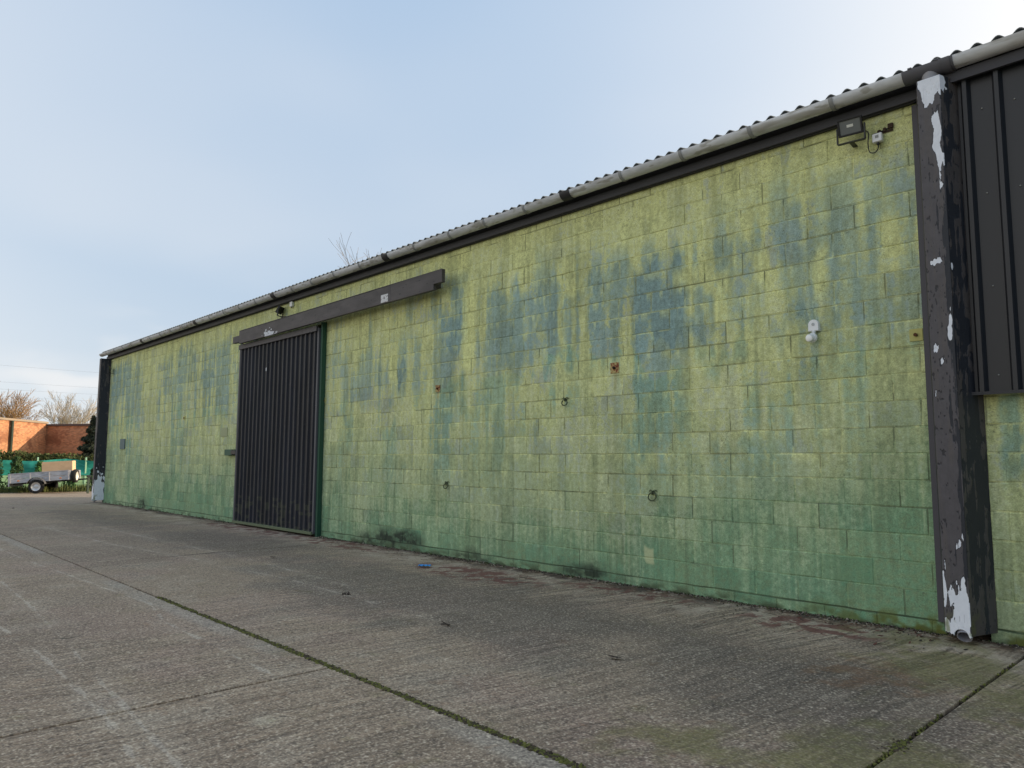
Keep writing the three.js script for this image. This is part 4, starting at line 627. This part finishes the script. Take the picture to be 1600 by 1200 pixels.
// ------------------------------------------------------------------ bare trees and a conifer
function branches(r, trunkH, trunkR, depth, spread, up, minR) {
  const big = [], small = [];
  const seg = (L, a, ra, b, rb, n) => { const d = b.clone().sub(a).normalize(), u = Math.abs(d.y) > 0.9 ? V(1, 0, 0) : V(0, 1, 0), s = u.clone().cross(d).normalize(), t = d.clone().cross(s); for (let i = 0; i < n; i++) { const p = i / n * 6.2832, q = (i + 1) / n * 6.2832, c = (k, o, R) => [o.x + (s.x * Math.cos(k) + t.x * Math.sin(k)) * R, o.y + (s.y * Math.cos(k) + t.y * Math.sin(k)) * R, o.z + (s.z * Math.cos(k) + t.z * Math.sin(k)) * R]; const A = c(p, a, ra), B = c(q, a, ra), Cc = c(q, b, rb), D = c(p, b, rb); L.push(...A, ...B, ...Cc, ...A, ...Cc, ...D); } };
  const grow = (p, dir, len, rad, lv) => {
    let a = p, d = dir.clone(), R = rad; const n = lv === 0 ? 5 : 3;
    for (let i = 0; i < n; i++) {
      d.add(V((r() - 0.5) * 0.28, (r() - 0.3) * 0.16 * up, (r() - 0.5) * 0.28)).normalize(); const b = a.clone().addScaledVector(d, len / n), R2 = Math.max(minR, R * (lv === 0 ? 0.86 : 0.78)); seg(lv < 2 ? big : small, a, R, b, R2, lv < 2 ? 7 : 3); a = b; R = R2;
      if (lv < depth && (lv > 0 || i >= 1)) { const k = lv === 0 ? 2 : (r() < 0.75 ? 2 : 1); for (let j = 0; j < k; j++) { const ax = V(r() - 0.5, (r() - 0.5) * 0.6, r() - 0.5).normalize(), nd = d.clone().addScaledVector(ax, spread * (0.7 + r() * 0.6)).normalize(); nd.y += 0.12 * up; nd.normalize(); grow(a, nd, len * (lv === 0 ? 0.62 : 0.68) * (0.75 + r() * 0.45), Math.max(minR, R * 0.62), lv + 1); } }
    }
    if (lv < depth) grow(a, d, len * 0.6, R * 0.8, lv + 1);
  };
  grow(V(0, 0, 0), V(0, 1, 0), trunkH, trunkR, 0);
  const geo = P => { const g = new THREE.BufferGeometry(); g.setAttribute('position', new THREE.Float32BufferAttribute(P, 3)); g.computeVertexNormals(); return g; };
  return [geo(big), geo(small)];
}
function bareTree(b, d, h, tr, seed, spread, hex, label, minR = 0.016, depth = 4) {
  const [x, z] = polar(b, d), t = thing('bare_tree', label, 'tree', [x, -0.06, z], 'leafless winter trees'), [g, s] = branches(rng(seed), h, tr, depth, spread, 1, minR);
  mesh('trunk', g, std(hex, 0.95), t); mesh('crown', s, std(hex, 0.95), t); return t;
}
bareTree(80.9, 78, 3.2, 0.18, 4, 0.85, 0xa08058, 'broad russet leafless tree rising behind the brick building at its downpipe', 0.012);
bareTree(77.6, 80, 3.15, 0.15, 17, 0.8, 0xb0a490, 'pale grey leafless tree behind the corner of the brick building', 0.010);
bareTree(57.4, 44, 5.85, 0.16, 23, 0.8, 0x8a8076, 'leafless treetop showing above the warehouse gutter', 0.009);
{
  const [x, z] = polar(76.05, 52), t = thing('conifer', 'dark drooping conifer beside the brick wing and the far column', 'tree', [x, -0.06, z]), r = rng(3);
  mesh('crown', leaves(r, 5200, q => { const k = Math.pow(q(), 0.8), a = q() * 6.283, tier = 0.7 + 0.3 * Math.sin(k * 42), R = (1 - k) * 1.6 * tier * Math.sqrt(q()); return V(Math.cos(a) * R, 0.4 + k * 3.5 - R * 0.18, Math.sin(a) * R); }, 0.24), leafMat(0x26331f), t); mesh('trunk', cyl(0.14, 0.03, V(0, 0, 0), V(0, 3.7, 0), 8), barkMat, t);
}
// ------------------------------------------------------------------ small post by the far column, overhead wires
{ const [x, z] = polar(76.15, 33.2), t = thing('marker_post', 'short dark post at the yard edge beside the far column', 'post', [x, 0, z]); mesh('shaft', rbox(-0.035, 0.035, 0, 0.62, -0.035, 0.035, 0.006), std(0x3b4a40, 0.7), t); mesh('cap', rbox(-0.07, 0.07, 0.62, 0.70, -0.06, 0.06, 0.012), std(0x1d2022, 0.6), t); }
[[14.2, 'highest'], [11.9, 'second highest'], [10.9, 'third highest'], [9.9, 'lowest']].forEach(([y, w]) => { const A = polar(92, 120), B = polar(58, 150), p = []; for (let i = 0; i <= 16; i++) { const t = i / 16; p.push(V(mix(A[0], B[0], t), y + 1.5 * t - 3.2 * t * (1 - t), mix(A[1], B[1], t))); } tag(mesh('overhead_wire', tube(p, 0.009, 60, 5), std(0x6f747a, 0.6)), `thin grey overhead wire above the bare trees, ${w} of four`, 'wire'); });

renderer.render(scene, camera);
